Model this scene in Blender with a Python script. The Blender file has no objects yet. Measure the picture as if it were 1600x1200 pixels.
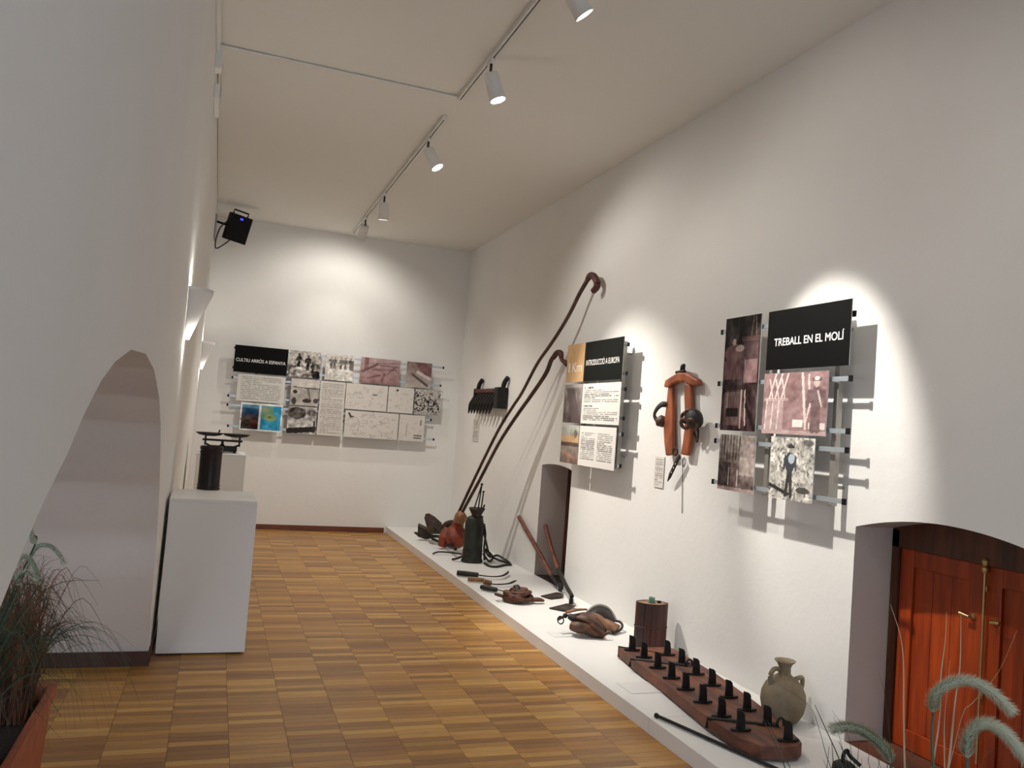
import bpy, bmesh, math, random
import numpy as np
from mathutils import Vector, Matrix

random.seed(7); RNG = np.random.RandomState(11)
SC = bpy.context.scene
COL = SC.collection

# ------------------------------------------------------------------ camera
FPX, YAW, PITCH, ROLL, CAMH = 1297.04, 0.3382, 0.0505, 0.0752, 1.6
_f = Vector((math.sin(YAW)*math.cos(PITCH), math.cos(YAW)*math.cos(PITCH), math.sin(PITCH)))
_r = Vector((math.cos(YAW), -math.sin(YAW), 0)); _u = _r.cross(_f)
_r = (math.cos(ROLL)*_r + math.sin(ROLL)*_u); _u = _r.cross(_f)
cam_d = bpy.data.cameras.new('camera'); cam_d.sensor_width = 36; cam_d.lens = FPX/1600*36
cam_d.clip_start = .02
cam = bpy.data.objects.new('camera', cam_d); COL.objects.link(cam)
CAM = Vector((0, 0, CAMH))
cam.matrix_world = Matrix(((_r.x, _u.x, -_f.x, 0), (_r.y, _u.y, -_f.y, 0), (_r.z, _u.z, -_f.z, CAMH), (0, 0, 0, 1)))
SC.camera = cam

# room dimensions in metres
XR, YB, ZC, XP, HP, XT = 3.246, 11.463, 4.052, 2.343, .086, 1.52
YR = -4.5                      # rear end of the room, behind the visitor
XL0, XLK = -.262, .0115        # left wall leans in slightly
def xl(z): return XL0 + XLK*z

# ------------------------------------------------------------------ world and light
W = bpy.data.worlds.new('world'); SC.world = W; W.use_nodes = True
W.node_tree.nodes['Background'].inputs[0].default_value = (.75, .85, 1, 1)
W.node_tree.nodes['Background'].inputs[1].default_value = 2.2
SC.view_settings.view_transform = 'Standard'; SC.view_settings.look = 'None'
SC.view_settings.gamma = 1; SC.view_settings.use_curve_mapping = False
SC.view_settings.exposure = .25
WARM = (1, .95, .87)
def link(o, parent=None):
    COL.objects.link(o)
    if parent: o.parent = parent
    return o
def light_dir(o, p, d):
    o.location = p; o.rotation_euler = Vector(d).to_track_quat('-Z', 'Y').to_euler()
# cool fill light added in the unseen rear opening, standing in for daylight
ad = bpy.data.lights.new('rear_daylight_fill', 'AREA'); ad.shape = 'RECTANGLE'; ad.size = 2.2; ad.size_y = 2.0
ad.energy = 50; ad.color = (.78, .88, 1)
ao = link(bpy.data.objects.new('rear_daylight_fill', ad)); light_dir(ao, (1.3, YR+.06, 1.7), (0, 1, 0))

def ray(px, py): return _f + (px-800)/FPX*_r - (py-600)/FPX*_u
def P(px, py, ax, val):
    d = ray(px, py); t = (val-CAM[ax])/d[ax]; return CAM + t*d
def G(px, py, dz=0): return P(px, py, 2, HP+dz)
def PV(px, py, A, B):          # on the vertical plane through A and B
    n = Vector((B.y-A.y, A.x-B.x, 0)); d = ray(px, py)
    return CAM + d*((A-CAM).dot(n)/d.dot(n))

# ------------------------------------------------------------------ materials
def mat(name, col, rough=.6, metal=0., var=.0, scale=8., bump=0., bscale=60., col2=None, stretch=(1, 1, 1), spec=.5, obj_coord=True):
    m = bpy.data.materials.new(name); m.use_nodes = True; nt = m.node_tree; b = nt.nodes['Principled BSDF']
    b.inputs['Roughness'].default_value = rough; b.inputs['Metallic'].default_value = metal
    b.inputs['Specular IOR Level'].default_value = spec
    c = (*col, 1); b.inputs['Base Color'].default_value = c
    tc = nt.nodes.new('ShaderNodeTexCoord'); mp = nt.nodes.new('ShaderNodeMapping')
    nt.links.new(tc.outputs['Object'], mp.inputs[0]); mp.inputs['Scale'].default_value = stretch
    if var > 0 or col2:
        n = nt.nodes.new('ShaderNodeTexNoise'); n.inputs['Scale'].default_value = scale; n.inputs['Detail'].default_value = 5
        nt.links.new(mp.outputs[0], n.inputs['Vector'])
        r = nt.nodes.new('ShaderNodeValToRGB'); nt.links.new(n.outputs['Fac'], r.inputs[0])
        r.color_ramp.elements[0].position = .32; r.color_ramp.elements[1].position = .68
        d = col2 if col2 else tuple(x*(1-var) for x in col)
        r.color_ramp.elements[0].color = (*d, 1); r.color_ramp.elements[1].color = c
        nt.links.new(r.outputs[0], b.inputs['Base Color'])
    if bump > 0:
        n = nt.nodes.new('ShaderNodeTexNoise'); n.inputs['Scale'].default_value = bscale; n.inputs['Detail'].default_value = 4
        nt.links.new(mp.outputs[0], n.inputs['Vector'])
        bp = nt.nodes.new('ShaderNodeBump'); bp.inputs['Strength'].default_value = bump; bp.inputs['Distance'].default_value = .02
        nt.links.new(n.outputs['Fac'], bp.inputs['Height']); nt.links.new(bp.outputs[0], b.inputs['Normal'])
    return m
def emis(name, col, s):
    m = bpy.data.materials.new(name); m.use_nodes = True; b = m.node_tree.nodes['Principled BSDF']
    b.inputs['Base Color'].default_value = (*col, 1); b.inputs['Emission Color'].default_value = (*col, 1)
    b.inputs['Emission Strength'].default_value = s; return m
def attr_mat(name, rough=.5, bump=0., spec=.5, grain=0.):
    m = bpy.data.materials.new(name); m.use_nodes = True; nt = m.node_tree; b = nt.nodes['Principled BSDF']
    a = nt.nodes.new('ShaderNodeAttribute'); a.attribute_name = 'col'
    b.inputs['Roughness'].default_value = rough; b.inputs['Specular IOR Level'].default_value = spec
    out = a.outputs['Color']
    if grain > 0:
        tc = nt.nodes.new('ShaderNodeNewGeometry'); mp = nt.nodes.new('ShaderNodeMapping')
        mp.inputs['Scale'].default_value = (3, 70, 1); nt.links.new(tc.outputs['Position'], mp.inputs[0])
        n = nt.nodes.new('ShaderNodeTexNoise'); n.inputs['Scale'].default_value = 2.2; n.inputs['Detail'].default_value = 6
        nt.links.new(mp.outputs[0], n.inputs['Vector'])
        mr = nt.nodes.new('ShaderNodeMapRange'); mr.inputs[1].default_value = .3; mr.inputs[2].default_value = .7
        mr.inputs[3].default_value = 1-grain; mr.inputs[4].default_value = 1+grain*.6
        nt.links.new(n.outputs['Fac'], mr.inputs[0])
        mx = nt.nodes.new('ShaderNodeVectorMath'); mx.operation = 'SCALE'
        nt.links.new(out, mx.inputs[0]); nt.links.new(mr.outputs[0], mx.inputs['Scale']); out = mx.outputs[0]
    nt.links.new(out, b.inputs['Base Color']); return m
def lin(c): return tuple(((x/12.92) if x <= .04045 else ((x+.055)/1.055)**2.4) for x in c)
def rgb(r, g, b): return lin((r/255, g/255, b/255))

M = {}
M['plaster'] = mat('white_plaster', (.80, .785, .76), .85, bump=.10, bscale=14, var=.03, scale=1.5, spec=.2)
M['ceiling'] = mat('ceiling_paint', (.76, .745, .70), .9, bump=.05, bscale=6, spec=.1)
M['reveal'] = mat('beige_plaster', (.74, .69, .635), .9, bump=.12, bscale=25, var=.06, scale=3, spec=.1)
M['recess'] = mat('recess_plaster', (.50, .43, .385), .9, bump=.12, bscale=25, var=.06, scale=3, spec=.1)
M['floor_base'] = mat('floor_joint', (.10, .065, .035), .7)
M['plank'] = attr_mat('oak_strip', .36, spec=.4, grain=.28)
M['print'] = attr_mat('printed_sheet', .6, spec=.12)
M['white'] = mat('white_lacquer', (.80, .79, .77), .45, spec=.3)
M['whiteplastic'] = mat('white_plastic', (.74, .73, .70), .4)
M['lamp'] = mat('white_lamp_enamel', (.72, .71, .68), .4)
M['darkslot'] = mat('dark_slot', (.03, .025, .02), .6)
M['base'] = mat('brown_baseboard', rgb(118, 62, 36), .45, var=.3, scale=5, stretch=(1, 1, 6))
M['based'] = mat('walnut_baseboard', rgb(66, 38, 22), .55, var=.3, scale=5, stretch=(1, 1, 6))
M['black'] = mat('black_print', (.006, .006, .006), .5, spec=.25)
M['blackm'] = mat('black_iron', (.012, .010, .009), .55, metal=.3, var=.5, scale=20, bump=.2, bscale=80)
M['blackp'] = mat('black_plastic', (.004, .004, .0045), .55, spec=.2)
M['steel'] = mat('brushed_aluminium', (.50, .57, .62), .42, metal=.7)  # pale blue of reflected daylight is put into the base colour
M['upright'] = mat('dull_aluminium', (.35, .33, .30), .45, metal=.6)
M['letter'] = mat('white_lettering', (.85, .84, .81), .6)
M['rust'] = mat('rusted_steel', rgb(74, 62, 52), .6, metal=.4, col2=rgb(38, 26, 20), scale=14, bump=.2)
M['redwood'] = mat('red_painted_wood', rgb(158, 66, 36), .6, col2=rgb(84, 30, 18), scale=9, bump=.15)
M['polewood'] = mat('dark_pole_wood', rgb(84, 56, 40), .6, col2=rgb(48, 26, 18), scale=6)
M['gripwood'] = mat('reddish_grip_wood', rgb(96, 44, 30), .5, col2=rgb(52, 22, 15), scale=12)
M['handlewood'] = mat('hoe_handle_wood', rgb(132, 72, 52), .5, col2=rgb(82, 40, 28), scale=10)
M['collarwood'] = mat('collar_wood', rgb(168, 92, 52), .5, col2=rgb(108, 50, 26), scale=10, stretch=(1, 1, .4), bump=.15)
M['leather'] = mat('brown_leather', rgb(104, 66, 44), .55, col2=rgb(48, 28, 18), scale=16, bump=.25)
M['leatherl'] = mat('tan_leather', rgb(158, 116, 80), .55, col2=rgb(104, 66, 42), scale=14, bump=.2)
M['leatherd'] = mat('dark_leather', rgb(34, 24, 19), .6, col2=rgb(16, 11, 9), scale=14, bump=.2)
M['rope'] = mat('red_brown_leather', rgb(104, 58, 36), .6, col2=rgb(56, 26, 16), scale=22, bump=.3)
M['tank'] = mat('dark_green_metal', rgb(42, 46, 34), .5, metal=.3, col2=rgb(24, 22, 17), scale=10, bump=.1)
M['rubber'] = mat('black_rubber', (.012, .012, .011), .6)
M['tanwood'] = mat('tan_handle_wood', rgb(150, 104, 66), .55, col2=rgb(104, 66, 40), scale=18)
M['stave'] = mat('dark_red_stave', rgb(84, 38, 25), .5, col2=rgb(34, 21, 17), scale=4, stretch=(3, 3, .7), bump=.15)
M['stavelid'] = mat('worn_lid_wood', rgb(168, 132, 96), .6, col2=rgb(110, 76, 54), scale=12)
M['glass'] = mat('green_glass', rgb(96, 138, 112), .1, spec=.8)
M['board'] = mat('threshing_wood', rgb(124, 72, 50), .6, col2=rgb(64, 40, 30), scale=3.5, stretch=(5, 1, 3), bump=.25, bscale=20)
M['clay'] = mat('grey_clay', rgb(150, 138, 116), .85, col2=rgb(116, 98, 76), scale=7, bump=.25, bscale=30)
M['doorwood'] = mat('varnished_pine', rgb(170, 66, 16), .4, col2=rgb(126, 42, 10), scale=5, stretch=(6, 6, .5))
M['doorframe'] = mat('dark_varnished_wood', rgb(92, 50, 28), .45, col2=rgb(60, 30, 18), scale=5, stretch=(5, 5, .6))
M['brass'] = mat('aged_brass', rgb(190, 160, 110), .3, metal=.9)
M['sill'] = mat('terracotta_sill', rgb(104, 58, 40), .6, var=.3)
M['darksill'] = mat('dark_wood_sill', rgb(46, 32, 24), .6, var=.3)
M['planter'] = mat('terracotta_planter', rgb(178, 96, 66), .6, var=.25, scale=8)
M['soil'] = mat('dark_soil', (.02, .014, .01), .9, bump=.4)
M['grass'] = mat('grey_green_blade', rgb(98, 116, 92), .6, col2=rgb(52, 70, 48), scale=3)
M['grassd'] = mat('dark_green_blade', rgb(58, 76, 50), .6, col2=rgb(30, 42, 26), scale=3)
M['straw'] = mat('dry_straw_blade', rgb(176, 158, 128), .6)
M['rustgrass'] = mat('russet_grass', rgb(134, 84, 52), .7, col2=rgb(80, 50, 34), scale=9)
M['head'] = mat('seed_head_core', rgb(120, 140, 122), .8)
M['fuzz'] = mat('seed_head_bristle', rgb(206, 208, 186), .8)
M['paper'] = mat('caption_paper', (.74, .735, .72), .5)
M['maroon'] = mat('maroon_enamel', rgb(38, 13, 14), .4, col2=rgb(14, 13, 10), scale=6, spec=.3)
M['lens'] = emis('lit_lens', (1, .97, .92), 14)
M['led'] = emis('blue_led', (.05, .05, 1), 1.5)
M['sconce'] = mat('plaster_sconce', (.78, .77, .74), .6)

# ------------------------------------------------------------------ mesh building
class MB:
    def __init__(s): s.v = []; s.f = []; s.smooth = []
    def add(s, vs, fs, smooth=False):
        o = len(s.v); s.v += [tuple(v) for v in vs]
        for f in fs: s.f.append(tuple(i+o for i in f)); s.smooth.append(smooth)
        return s
    def box(s, a, b):
        x0, y0, z0 = a; x1, y1, z1 = b
        return s.add([(x0,y0,z0),(x1,y0,z0),(x1,y1,z0),(x0,y1,z0),(x0,y0,z1),(x1,y0,z1),(x1,y1,z1),(x0,y1,z1)],
                     [(0,3,2,1),(4,5,6,7),(0,1,5,4),(1,2,6,5),(2,3,7,6),(3,0,4,7)])
    def obox(s, o, X, Y, Z):     # oriented box from corner o with edge vectors
        o, X, Y, Z = map(Vector, (o, X, Y, Z))
        return s.add([o, o+X, o+X+Y, o+Y, o+Z, o+X+Z, o+X+Y+Z, o+Y+Z],
                     [(0,3,2,1),(4,5,6,7),(0,1,5,4),(1,2,6,5),(2,3,7,6),(3,0,4,7)])
    def tube(s, pts, rad, n=8, flat=1., up=(0, 0, 1), caps=True):
        pts = [Vector(p) for p in pts]; k = len(pts)
        if not hasattr(rad, '__len__'): rad = [rad]*k
        vs = []; fs = []; up = Vector(up)
        for i, p in enumerate(pts):
            t = (pts[min(i+1, k-1)]-pts[max(i-1, 0)])
            t = t.normalized() if t.length > 1e-9 else Vector((0, 0, 1))
            a = t.cross(up)
            if a.length < 1e-3: a = t.cross(Vector((1, 0, 0)))
            a.normalize(); b = a.cross(t)
            for j in range(n):
                w = 2*math.pi*j/n
                vs.append(p + a*math.cos(w)*rad[i] + b*math.sin(w)*rad[i]*flat)
        for i in range(k-1):
            for j in range(n):
                fs.append((i*n+j, i*n+(j+1) % n, (i+1)*n+(j+1) % n, (i+1)*n+j))
        s.add(vs, fs, True)
        if caps:
            s.add(vs[:n], [tuple(range(n))[::-1]]); s.add(vs[-n:], [tuple(range(n))])
        return s
    def lathe(s, c, prof, n=24, axis=(0, 0, 1), sx=1., sy=1., caps=True):
        q = Vector(axis).normalized().to_track_quat('Z', 'Y'); c = Vector(c)
        vs = []; fs = []; k = len(prof)
        for r, z in prof:
            for j in range(n):
                w = 2*math.pi*j/n; vs.append(c + q @ Vector((r*sx*math.cos(w), r*sy*math.sin(w), z)))
        for i in range(k-1):
            for j in range(n): fs.append((i*n+j, i*n+(j+1) % n, (i+1)*n+(j+1) % n, (i+1)*n+j))
        s.add(vs, fs, True)
        if caps:
            if prof[0][0] > 1e-5: s.add(vs[:n], [tuple(range(n))[::-1]])
            if prof[-1][0] > 1e-5: s.add(vs[-n:], [tuple(range(n))])
        return s
    def prism(s, poly, ext):     # polygon of 3d points, extruded by ext
        poly = [Vector(p) for p in poly]; ext = Vector(ext); n = len(poly)
        vs = poly + [p+ext for p in poly]
        return s.add(vs, [tuple(range(n))[::-1], tuple(range(n, 2*n))] + [(i, (i+1) % n, n+(i+1) % n, n+i) for i in range(n)])
    def torus(s, c, R, r, nrm=(0, 0, 1), n=24, m=8, a0=0, a1=2*math.pi):
        q = Vector(nrm).normalized().to_track_quat('Z', 'Y'); c = Vector(c)
        full = abs(a1-a0-2*math.pi) < 1e-6
        pts = [c + q @ Vector((R*math.cos(a0+(a1-a0)*i/n), R*math.sin(a0+(a1-a0)*i/n), 0)) for i in range(n+1)]
        return s.tube(pts, r, m, up=q @ Vector((0, 0, 1)), caps=not full)
    def mesh(s, name, weld=False):
        me = bpy.data.meshes.new(name); me.from_pydata(s.v, [], s.f)
        me.polygons.foreach_set('use_smooth', s.smooth)
        bm = bmesh.new(); bm.from_mesh(me)
        if weld: bmesh.ops.remove_doubles(bm, verts=bm.verts, dist=1e-4)
        bmesh.ops.recalc_face_normals(bm, faces=bm.faces); bm.to_mesh(me); bm.free()
        me.update(); return me
    def build(s, name, m, parent=None, bevel=0, weld=False):
        me = s.mesh(name, weld); me.materials.append(M[m] if isinstance(m, str) else m)
        o = link(bpy.data.objects.new(name, me))
        if parent:
            o.parent = parent; o.matrix_parent_inverse = Matrix.Translation(-Vector(parent.get('_w', parent.location)))
        if bevel:
            md = o.modifiers.new('bevel', 'BEVEL'); md.width = bevel; md.segments = 2; md.limit_method = 'ANGLE'
        return o
def sm(pts, k=5):                # catmull-rom
    pts = [Vector(p) for p in pts]; out = []
    for i in range(len(pts)-1):
        p0, p1, p2, p3 = pts[max(i-1, 0)], pts[i], pts[i+1], pts[min(i+2, len(pts)-1)]
        for j in range(k):
            t = j/k
            out.append(.5*((2*p1)+(p2-p0)*t+(2*p0-5*p1+4*p2-p3)*t*t+(3*p1-p0-3*p2+p3)*t**3))
    out.append(pts[-1]); return out
def lerpl(vals, n): return [float(x) for x in np.interp(np.linspace(0, 1, n), np.linspace(0, 1, len(vals)), vals)]
def tag(o, label, cat=None, group=None, kind=None):
    o['label'] = label
    if cat: o['category'] = cat
    if group: o['group'] = group
    if kind: o['kind'] = kind
    return o
def thing(name, label, cat, loc=(0, 0, 0), group=None, kind=None):
    o = link(bpy.data.objects.new(name, None)); o.location = loc; o.empty_display_size = .05
    o['_w'] = tuple(loc)
    return tag(o, label, cat, group, kind)
def finish():
    for o in bpy.data.objects:
        if '_w' in o: del o['_w']

# ------------------------------------------------------------------ room shell
FLOOR = tag(MB().box((-3.2, YR, -.06), (XR+.02, YB, -.006)).build('floor', 'floor_base'), 'oak strip parquet floor of the long gallery', 'floor', kind='structure')
tag(MB().box((-3.2, YR-.2, ZC), (XR+.6, YB+.2, ZC+.1)).build('ceiling', 'ceiling'), 'flat off white plaster ceiling over the gallery', 'ceiling', kind='structure')
tag(MB().box((-.6, YB, -.06), (XR+.6, YB+.2, ZC)).build('wall_back', 'plaster'), 'white end wall behind the rice growing boards', 'wall', kind='structure')
# unseen rear wall, its opening added to let in fill light
rw = MB(); rw.box((-.6, YR-.2, -.06), (.2, YR, ZC)); rw.box((2.4, YR-.2, -.06), (XR+.6, YR, ZC)); rw.box((.2, YR-.2, 2.7), (2.4, YR, ZC)); rw.box((.2, YR-.2, -.06), (2.4, YR, .7))
tag(rw.build('wall_rear', 'plaster'), 'white rear wall with an opening added for fill light', 'wall', kind='structure')

# right wall: slices around two recessed doorways
D1 = (7.32, 8.09, 1.25); D2c, D2h, D2z = 2.99, .575, 1.205
def d2top(y): return D2z + .085*max(0, 1-((y-D2c)/D2h)**2)
def d1top(y): return D1[2]-.03 + .03*max(0, 1-((y-(D1[0]+D1[1])/2)/((D1[1]-D1[0])/2))**2)
def wall_right():
    mb = MB(); edges = [YR, 0, D2c-D2h]
    edges += [D2c-D2h+2*D2h*i/24 for i in range(1, 25)] + [4.5, 6, D1[0]] + [D1[0]+(D1[1]-D1[0])*i/8 for i in range(1, 9)] + [10, YB]
    for a, b in zip(edges, edges[1:]):
        m = (a+b)/2
        if abs(m-D2c) < D2h: lo = (d2top(a), d2top(b)); hole = True
        elif D1[0] < m < D1[1]: lo = (d1top(a), d1top(b)); hole = True
        else: lo = (-.05, -.05); hole = False
        mb.add([(XR, a, lo[0]), (XR, b, lo[1]), (XR, b, ZC), (XR, a, ZC)], [(0, 1, 2, 3)])
        if hole:
            mb.add([(XR, a, -.05), (XR, b, -.05), (XR, b, HP-.004), (XR, a, HP-.004)], [(0, 1, 2, 3)])
    o = mb.build('wall_right', 'plaster')
    rv = MB()                    # recess linings
    for (y0, y1, top, d) in ((D2c-D2h, D2c+D2h, d2top, .34), (D1[0], D1[1], d1top, .42)):
        ys = [y0+(y1-y0)*i/24 for i in range(25)]
        for a, b in zip(ys, ys[1:]):
            rv.add([(XR, a, top(a)), (XR, b, top(b)), (XR+d, b, top(b)), (XR+d, a, top(a))], [(0, 1, 2, 3)])
        for y in (y0, y1):
            rv.add([(XR, y, HP-.1), (XR+d, y, HP-.1), (XR+d, y, top(y)), (XR, y, top(y))], [(0, 1, 2, 3)])
        rv.add([(XR+d, y0, HP-.1), (XR+d, y1, HP-.1), (XR+d, y1, 1.35), (XR+d, y0, 1.35)], [(0, 1, 2, 3)])
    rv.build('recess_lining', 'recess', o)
    return tag(o, 'long white plastered wall with two deep recessed doorways', 'wall', kind='structure')
wall_right()

# left wall: leaning slightly, with a wide low arch
def PL(px, py):
    d = ray(px, py); t = (XL0+XLK*CAMH)/(d.x-XLK*d.z); return CAM+t*d
ARCH_PX = [(0, 950), (40, 850), (70, 780), (105, 710), (130, 650), (158, 595), (180, 565), (205, 546), (228, 553), (241, 578), (249, 622), (251, 665), (249.5, 760), (245, 840), (240, 900), (234, 985), (229.5, 1045)]
arch = [(PL(*q).y, PL(*q).z) for q in ARCH_PX]
arch = [(.72, 0), (.78, .45), (.92, .85)] + arch + [(arch[-1][0]+.02, 0)]
ay = np.array([a[0] for a in arch]); az = np.array([a[1] for a in arch])
for i in range(1, len(ay)): ay[i] = max(ay[i], ay[i-1]+.004)
AY0, AY1 = float(ay[0]), float(ay[-1])
def archz(y): return float(np.interp(y, ay, az))
def wall_left():
    mb = MB(); ys = sorted(set([YR, AY0, AY1, YB]+[float(v) for v in ay]+[float(v) for v in np.linspace(AY0, AY1, 60)]))
    TH = 1.45
    for a, b in zip(ys, ys[1:]):
        ins = AY0-1e-6 < (a+b)/2 < AY1+1e-6
        za, zb = (archz(a), archz(b)) if ins else (-.05, -.05)
        mb.add([(xl(za), a, za), (xl(zb), b, zb), (xl(ZC), b, ZC), (xl(ZC), a, ZC)], [(0, 1, 2, 3)])
    o = mb.build('wall_left', 'plaster')
    rv = MB()
    for a, b in zip(ys, ys[1:]):
        if AY0-1e-6 < (a+b)/2 < AY1+1e-6:
            za, zb = archz(a), archz(b)
            rv.add([(xl(za), a, za), (xl(zb), b, zb), (-TH, b, zb), (-TH, a, za)], [(0, 1, 2, 3)], True)
    rv.build('arch_soffit', 'reveal', o, weld=True)
    # outer faces of the thick masonry
    bk = MB()
    for a, b in zip(ys, ys[1:]):
        ins = AY0-1e-6 < (a+b)/2 < AY1+1e-6
        za, zb = (archz(a), archz(b)) if ins else (-.05, -.05)
        bk.add([(-TH, a, za), (-TH, b, zb), (-TH, b, ZC), (-TH, a, ZC)], [(0, 1, 2, 3)])
    bk.build('outer_face', 'plaster', o)
    return tag(o, 'thick white left wall pierced by a wide low arch', 'wall', kind='structure')
wall_left()
wbm = MB()  # side room wall; its opening is added to brighten the arch jamb
for q0, q1 in (((-3.4, YR, -.06), (-3.2, -1.2, ZC)), ((-3.4, 3.6, -.06), (-3.2, YB, ZC)), ((-3.4, -1.2, -.06), (-3.2, 3.6, .5)), ((-3.4, -1.2, 2.6), (-3.2, 3.6, ZC))): wbm.box(q0, q1)
tag(wbm.build('wall_beyond_arch', 'plaster'), 'plain side room wall beyond the arch with an opening added for light', 'wall', kind='structure')

# baseboards
tag(MB().box((xl(0)+.01, YB-.016, 0), (XP-.03, YB-.001, .065)).build('baseboard_back', 'base'), 'reddish brown wooden baseboard along the end wall', 'baseboard', kind='structure')
tag(MB().box((xl(0)+.001, AY1+.01, 0), (xl(0)+.013, YB-.02, .065)).build('baseboard_left', 'base'), 'brown baseboard along the left wall past the arch', 'baseboard', kind='structure')
YJ = float(np.interp(-.09, -az[-6:], ay[-6:]))-.016
bj = MB().box((-1.4, YJ, 0), (xl(0)+.012, AY1+.02, .085))
tag(bj.build('baseboard_arch', 'based'), 'dark brown baseboard at the foot of the arch jamb', 'baseboard', kind='structure')

# parquet strips
PW, PLn, GAP = .055, .27, .0016
TONES = [rgb(min(255, c[0]*1.09), c[1]*1.04, c[2]*.78) for c in ((166,126,84),(150,112,72),(178,140,96),(140,102,64),(160,118,74),(186,150,106),(132,94,60),(156,120,82),(170,130,80),(146,104,66))]
def plank_mesh(c, i):
    mb = MB(); mb.box((0, 0, -.006), (PLn-GAP, PW-GAP, 0)); me = mb.mesh('oak_strip')
    a = me.color_attributes.new('col', 'FLOAT_COLOR', 'POINT')
    a.data.foreach_set('color', np.tile([*c, 1], (len(me.vertices), 1)).ravel()); me.materials.append(M['plank']); return me
pl_meshes = [plank_mesh(c, i) for i, c in enumerate(TONES)]
cells = []
ncol = int((XP+.02-(-1.5))/PLn)+1
for cx in range(ncol):
    x = XP+.01-PLn*(cx+1); off = RNG.rand()*PW
    for k in range(int((YB-.5)/PW)):
        y = .5-off+k*PW
        if y+PW > YB: continue
        if x < xl(0)-PLn and not (AY0 < y < AY1-.08): continue
        if x < xl(0) and y > AY1-.09 and x+PLn < xl(0)+.06: continue
        cells.append((x, y, RNG.randint(len(TONES))))
def visible(x, y):
    d = Vector((x+PLn/2, y, 0))-CAM; z = d.dot(_f)
    u = 800+FPX*d.dot(_r)/z; v = 600-FPX*d.dot(_u)/z
    return 90 < u < 1600 and v < 1215
vis = sorted([c for c in cells if visible(c[0], c[1]) and c[0] > xl(0)-.3], key=lambda c: c[0]**2*.3+c[1]**2)
near = set(vis[:300]); rest = [c for c in cells if c not in near]
for (x, y, t) in near:
    o = link(bpy.data.objects.new('oak_strip', pl_meshes[t]), FLOOR); o.location = (x, y, 0)
mb = MB(); cols = []
for (x, y, t) in rest:
    mb.add([(x, y, 0), (x+PLn-GAP, y, 0), (x+PLn-GAP, y+PW-GAP, 0), (x, y+PW-GAP, 0)], [(0, 1, 2, 3)]); cols += [[*TONES[t], 1]]*4
# the floor goes on behind the visitor and in the side room
ro = mb.build('oak_strips_beyond', 'plank', FLOOR); ro['kind'] = 'stuff'
at = ro.data.color_attributes.new('col', 'FLOAT_COLOR', 'POINT'); at.data.foreach_set('color', np.array(cols).ravel())
tag(MB().box((-3.2, YR, -.006), (XR, .45, -.001)).build('floor_behind', 'doorframe'), 'floor behind the visitor towards the rear wall', 'floor', kind='structure')
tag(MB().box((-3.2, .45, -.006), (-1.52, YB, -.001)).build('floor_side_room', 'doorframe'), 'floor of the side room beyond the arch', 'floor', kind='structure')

# long display plinth along the right wall
pt = thing('display_plinth', 'long low white display plinth along the right wall carrying farm tools', 'plinth', (XP, 6, 0))
seams = [-2.0, 1.9, 4.02, 5.98, 8.0, YB-.004]
for a, b in zip(seams, seams[1:]):
    MB().box((XP, a+.001, 0), (XR-.002, b-.001, HP)).build('plinth_section', 'white', pt, bevel=.002)

# ------------------------------------------------------------------ door in the near recess
def pine_door():
    r = thing('door_1', 'pair of varnished pine doors with brass bolt in arched recess', 'door', (XR+.25, D2c, HP), kind='structure')
    X = XR+.25; y0, y1 = D2c-D2h+.004, D2c+D2h-.004; zt = 1.2
    f = MB(); f.box((X, y1-.045, HP), (X+.07, y1, zt)); f.box((X, y0, HP), (X+.07, y0+.045, zt))
    # head follows the arch
    ys = [y0+(y1-y0)*i/16 for i in range(17)]
    f.prism([(X, y, d2top(y)-.002) for y in ys] + [(X, y1, zt-.09), (X, y0, zt-.09)], (.07, 0, 0))
    f.build('door_frame', 'doorframe', r)
    for side in (1, -1):
        a, b = (D2c+.001, y1-.048) if side == 1 else (y0+.048, D2c-.001)
        z0, z1 = HP-.002, zt-.092
        lf = MB()
        st = .085
        lf.box((X+.015, a, z0), (X+.055, a+st, z1)); lf.box((X+.015, b-st, z0), (X+.055, b, z1))
        lf.box((X+.0155, a+st, z1-.09), (X+.055, b-st, z1)); lf.box((X+.0155, a+st, z0), (X+.055, b-st, z0+.1))
        L = lf.build('door_leaf', 'doorframe' if 0 else 'doorwood', r, bevel=.004)
        n = 3; w = (b-a-2*st)/n
        for i in range(n):
            MB().box((X+.030, a+st+i*w+.001, z0+.1), (X+.048, a+st+(i+1)*w-.001, z1-.09)).build('panel_board', 'doorwood', L, bevel=.003)
        # lever handle
        hy = D2c+side*.06; hz = P(1512, 962, 0, X).z
        h = MB(); h.lathe((X+.015, hy, hz), [(.016, 0), (.016, .008), (.007, .012), (.007, .03)], 12, axis=(-1, 0, 0))
        h.tube([(X-.015, hy, hz), (X-.018, hy-side*-.03, hz+.004), (X-.018, hy+side*.05, hz+.006)], [.007, .008, .010], 8)
        h.build('brass_handle', 'brass', r)
    bt = MB(); bt.tube([(X-.004, D2c-.01, HP+.1), (X-.004, D2c-.01, zt-.08)], .007, 8)
    for z in (zt-.075, zt-.11): bt.lathe((X-.004, D2c-.01, z), [(.001, -.022), (.014, -.014), (.017, 0), (.014, .014), (.001, .022)], 12)
    bt.lathe((X+.006, D2c-.01, zt-.2), [(.012, -.012), (.012, .012)], 10); bt.lathe((X+.006, D2c-.01, .5), [(.012, -.012), (.012, .012)], 10)
    bt.build('brass_bolt_rod', 'brass', r)
    MB().box((XR+.002, D2c-D2h+.002, HP-.09), (XR+.338, D2c+D2h-.002, HP-.004)).build('sill', 'sill', r)
pine_door()
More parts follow.
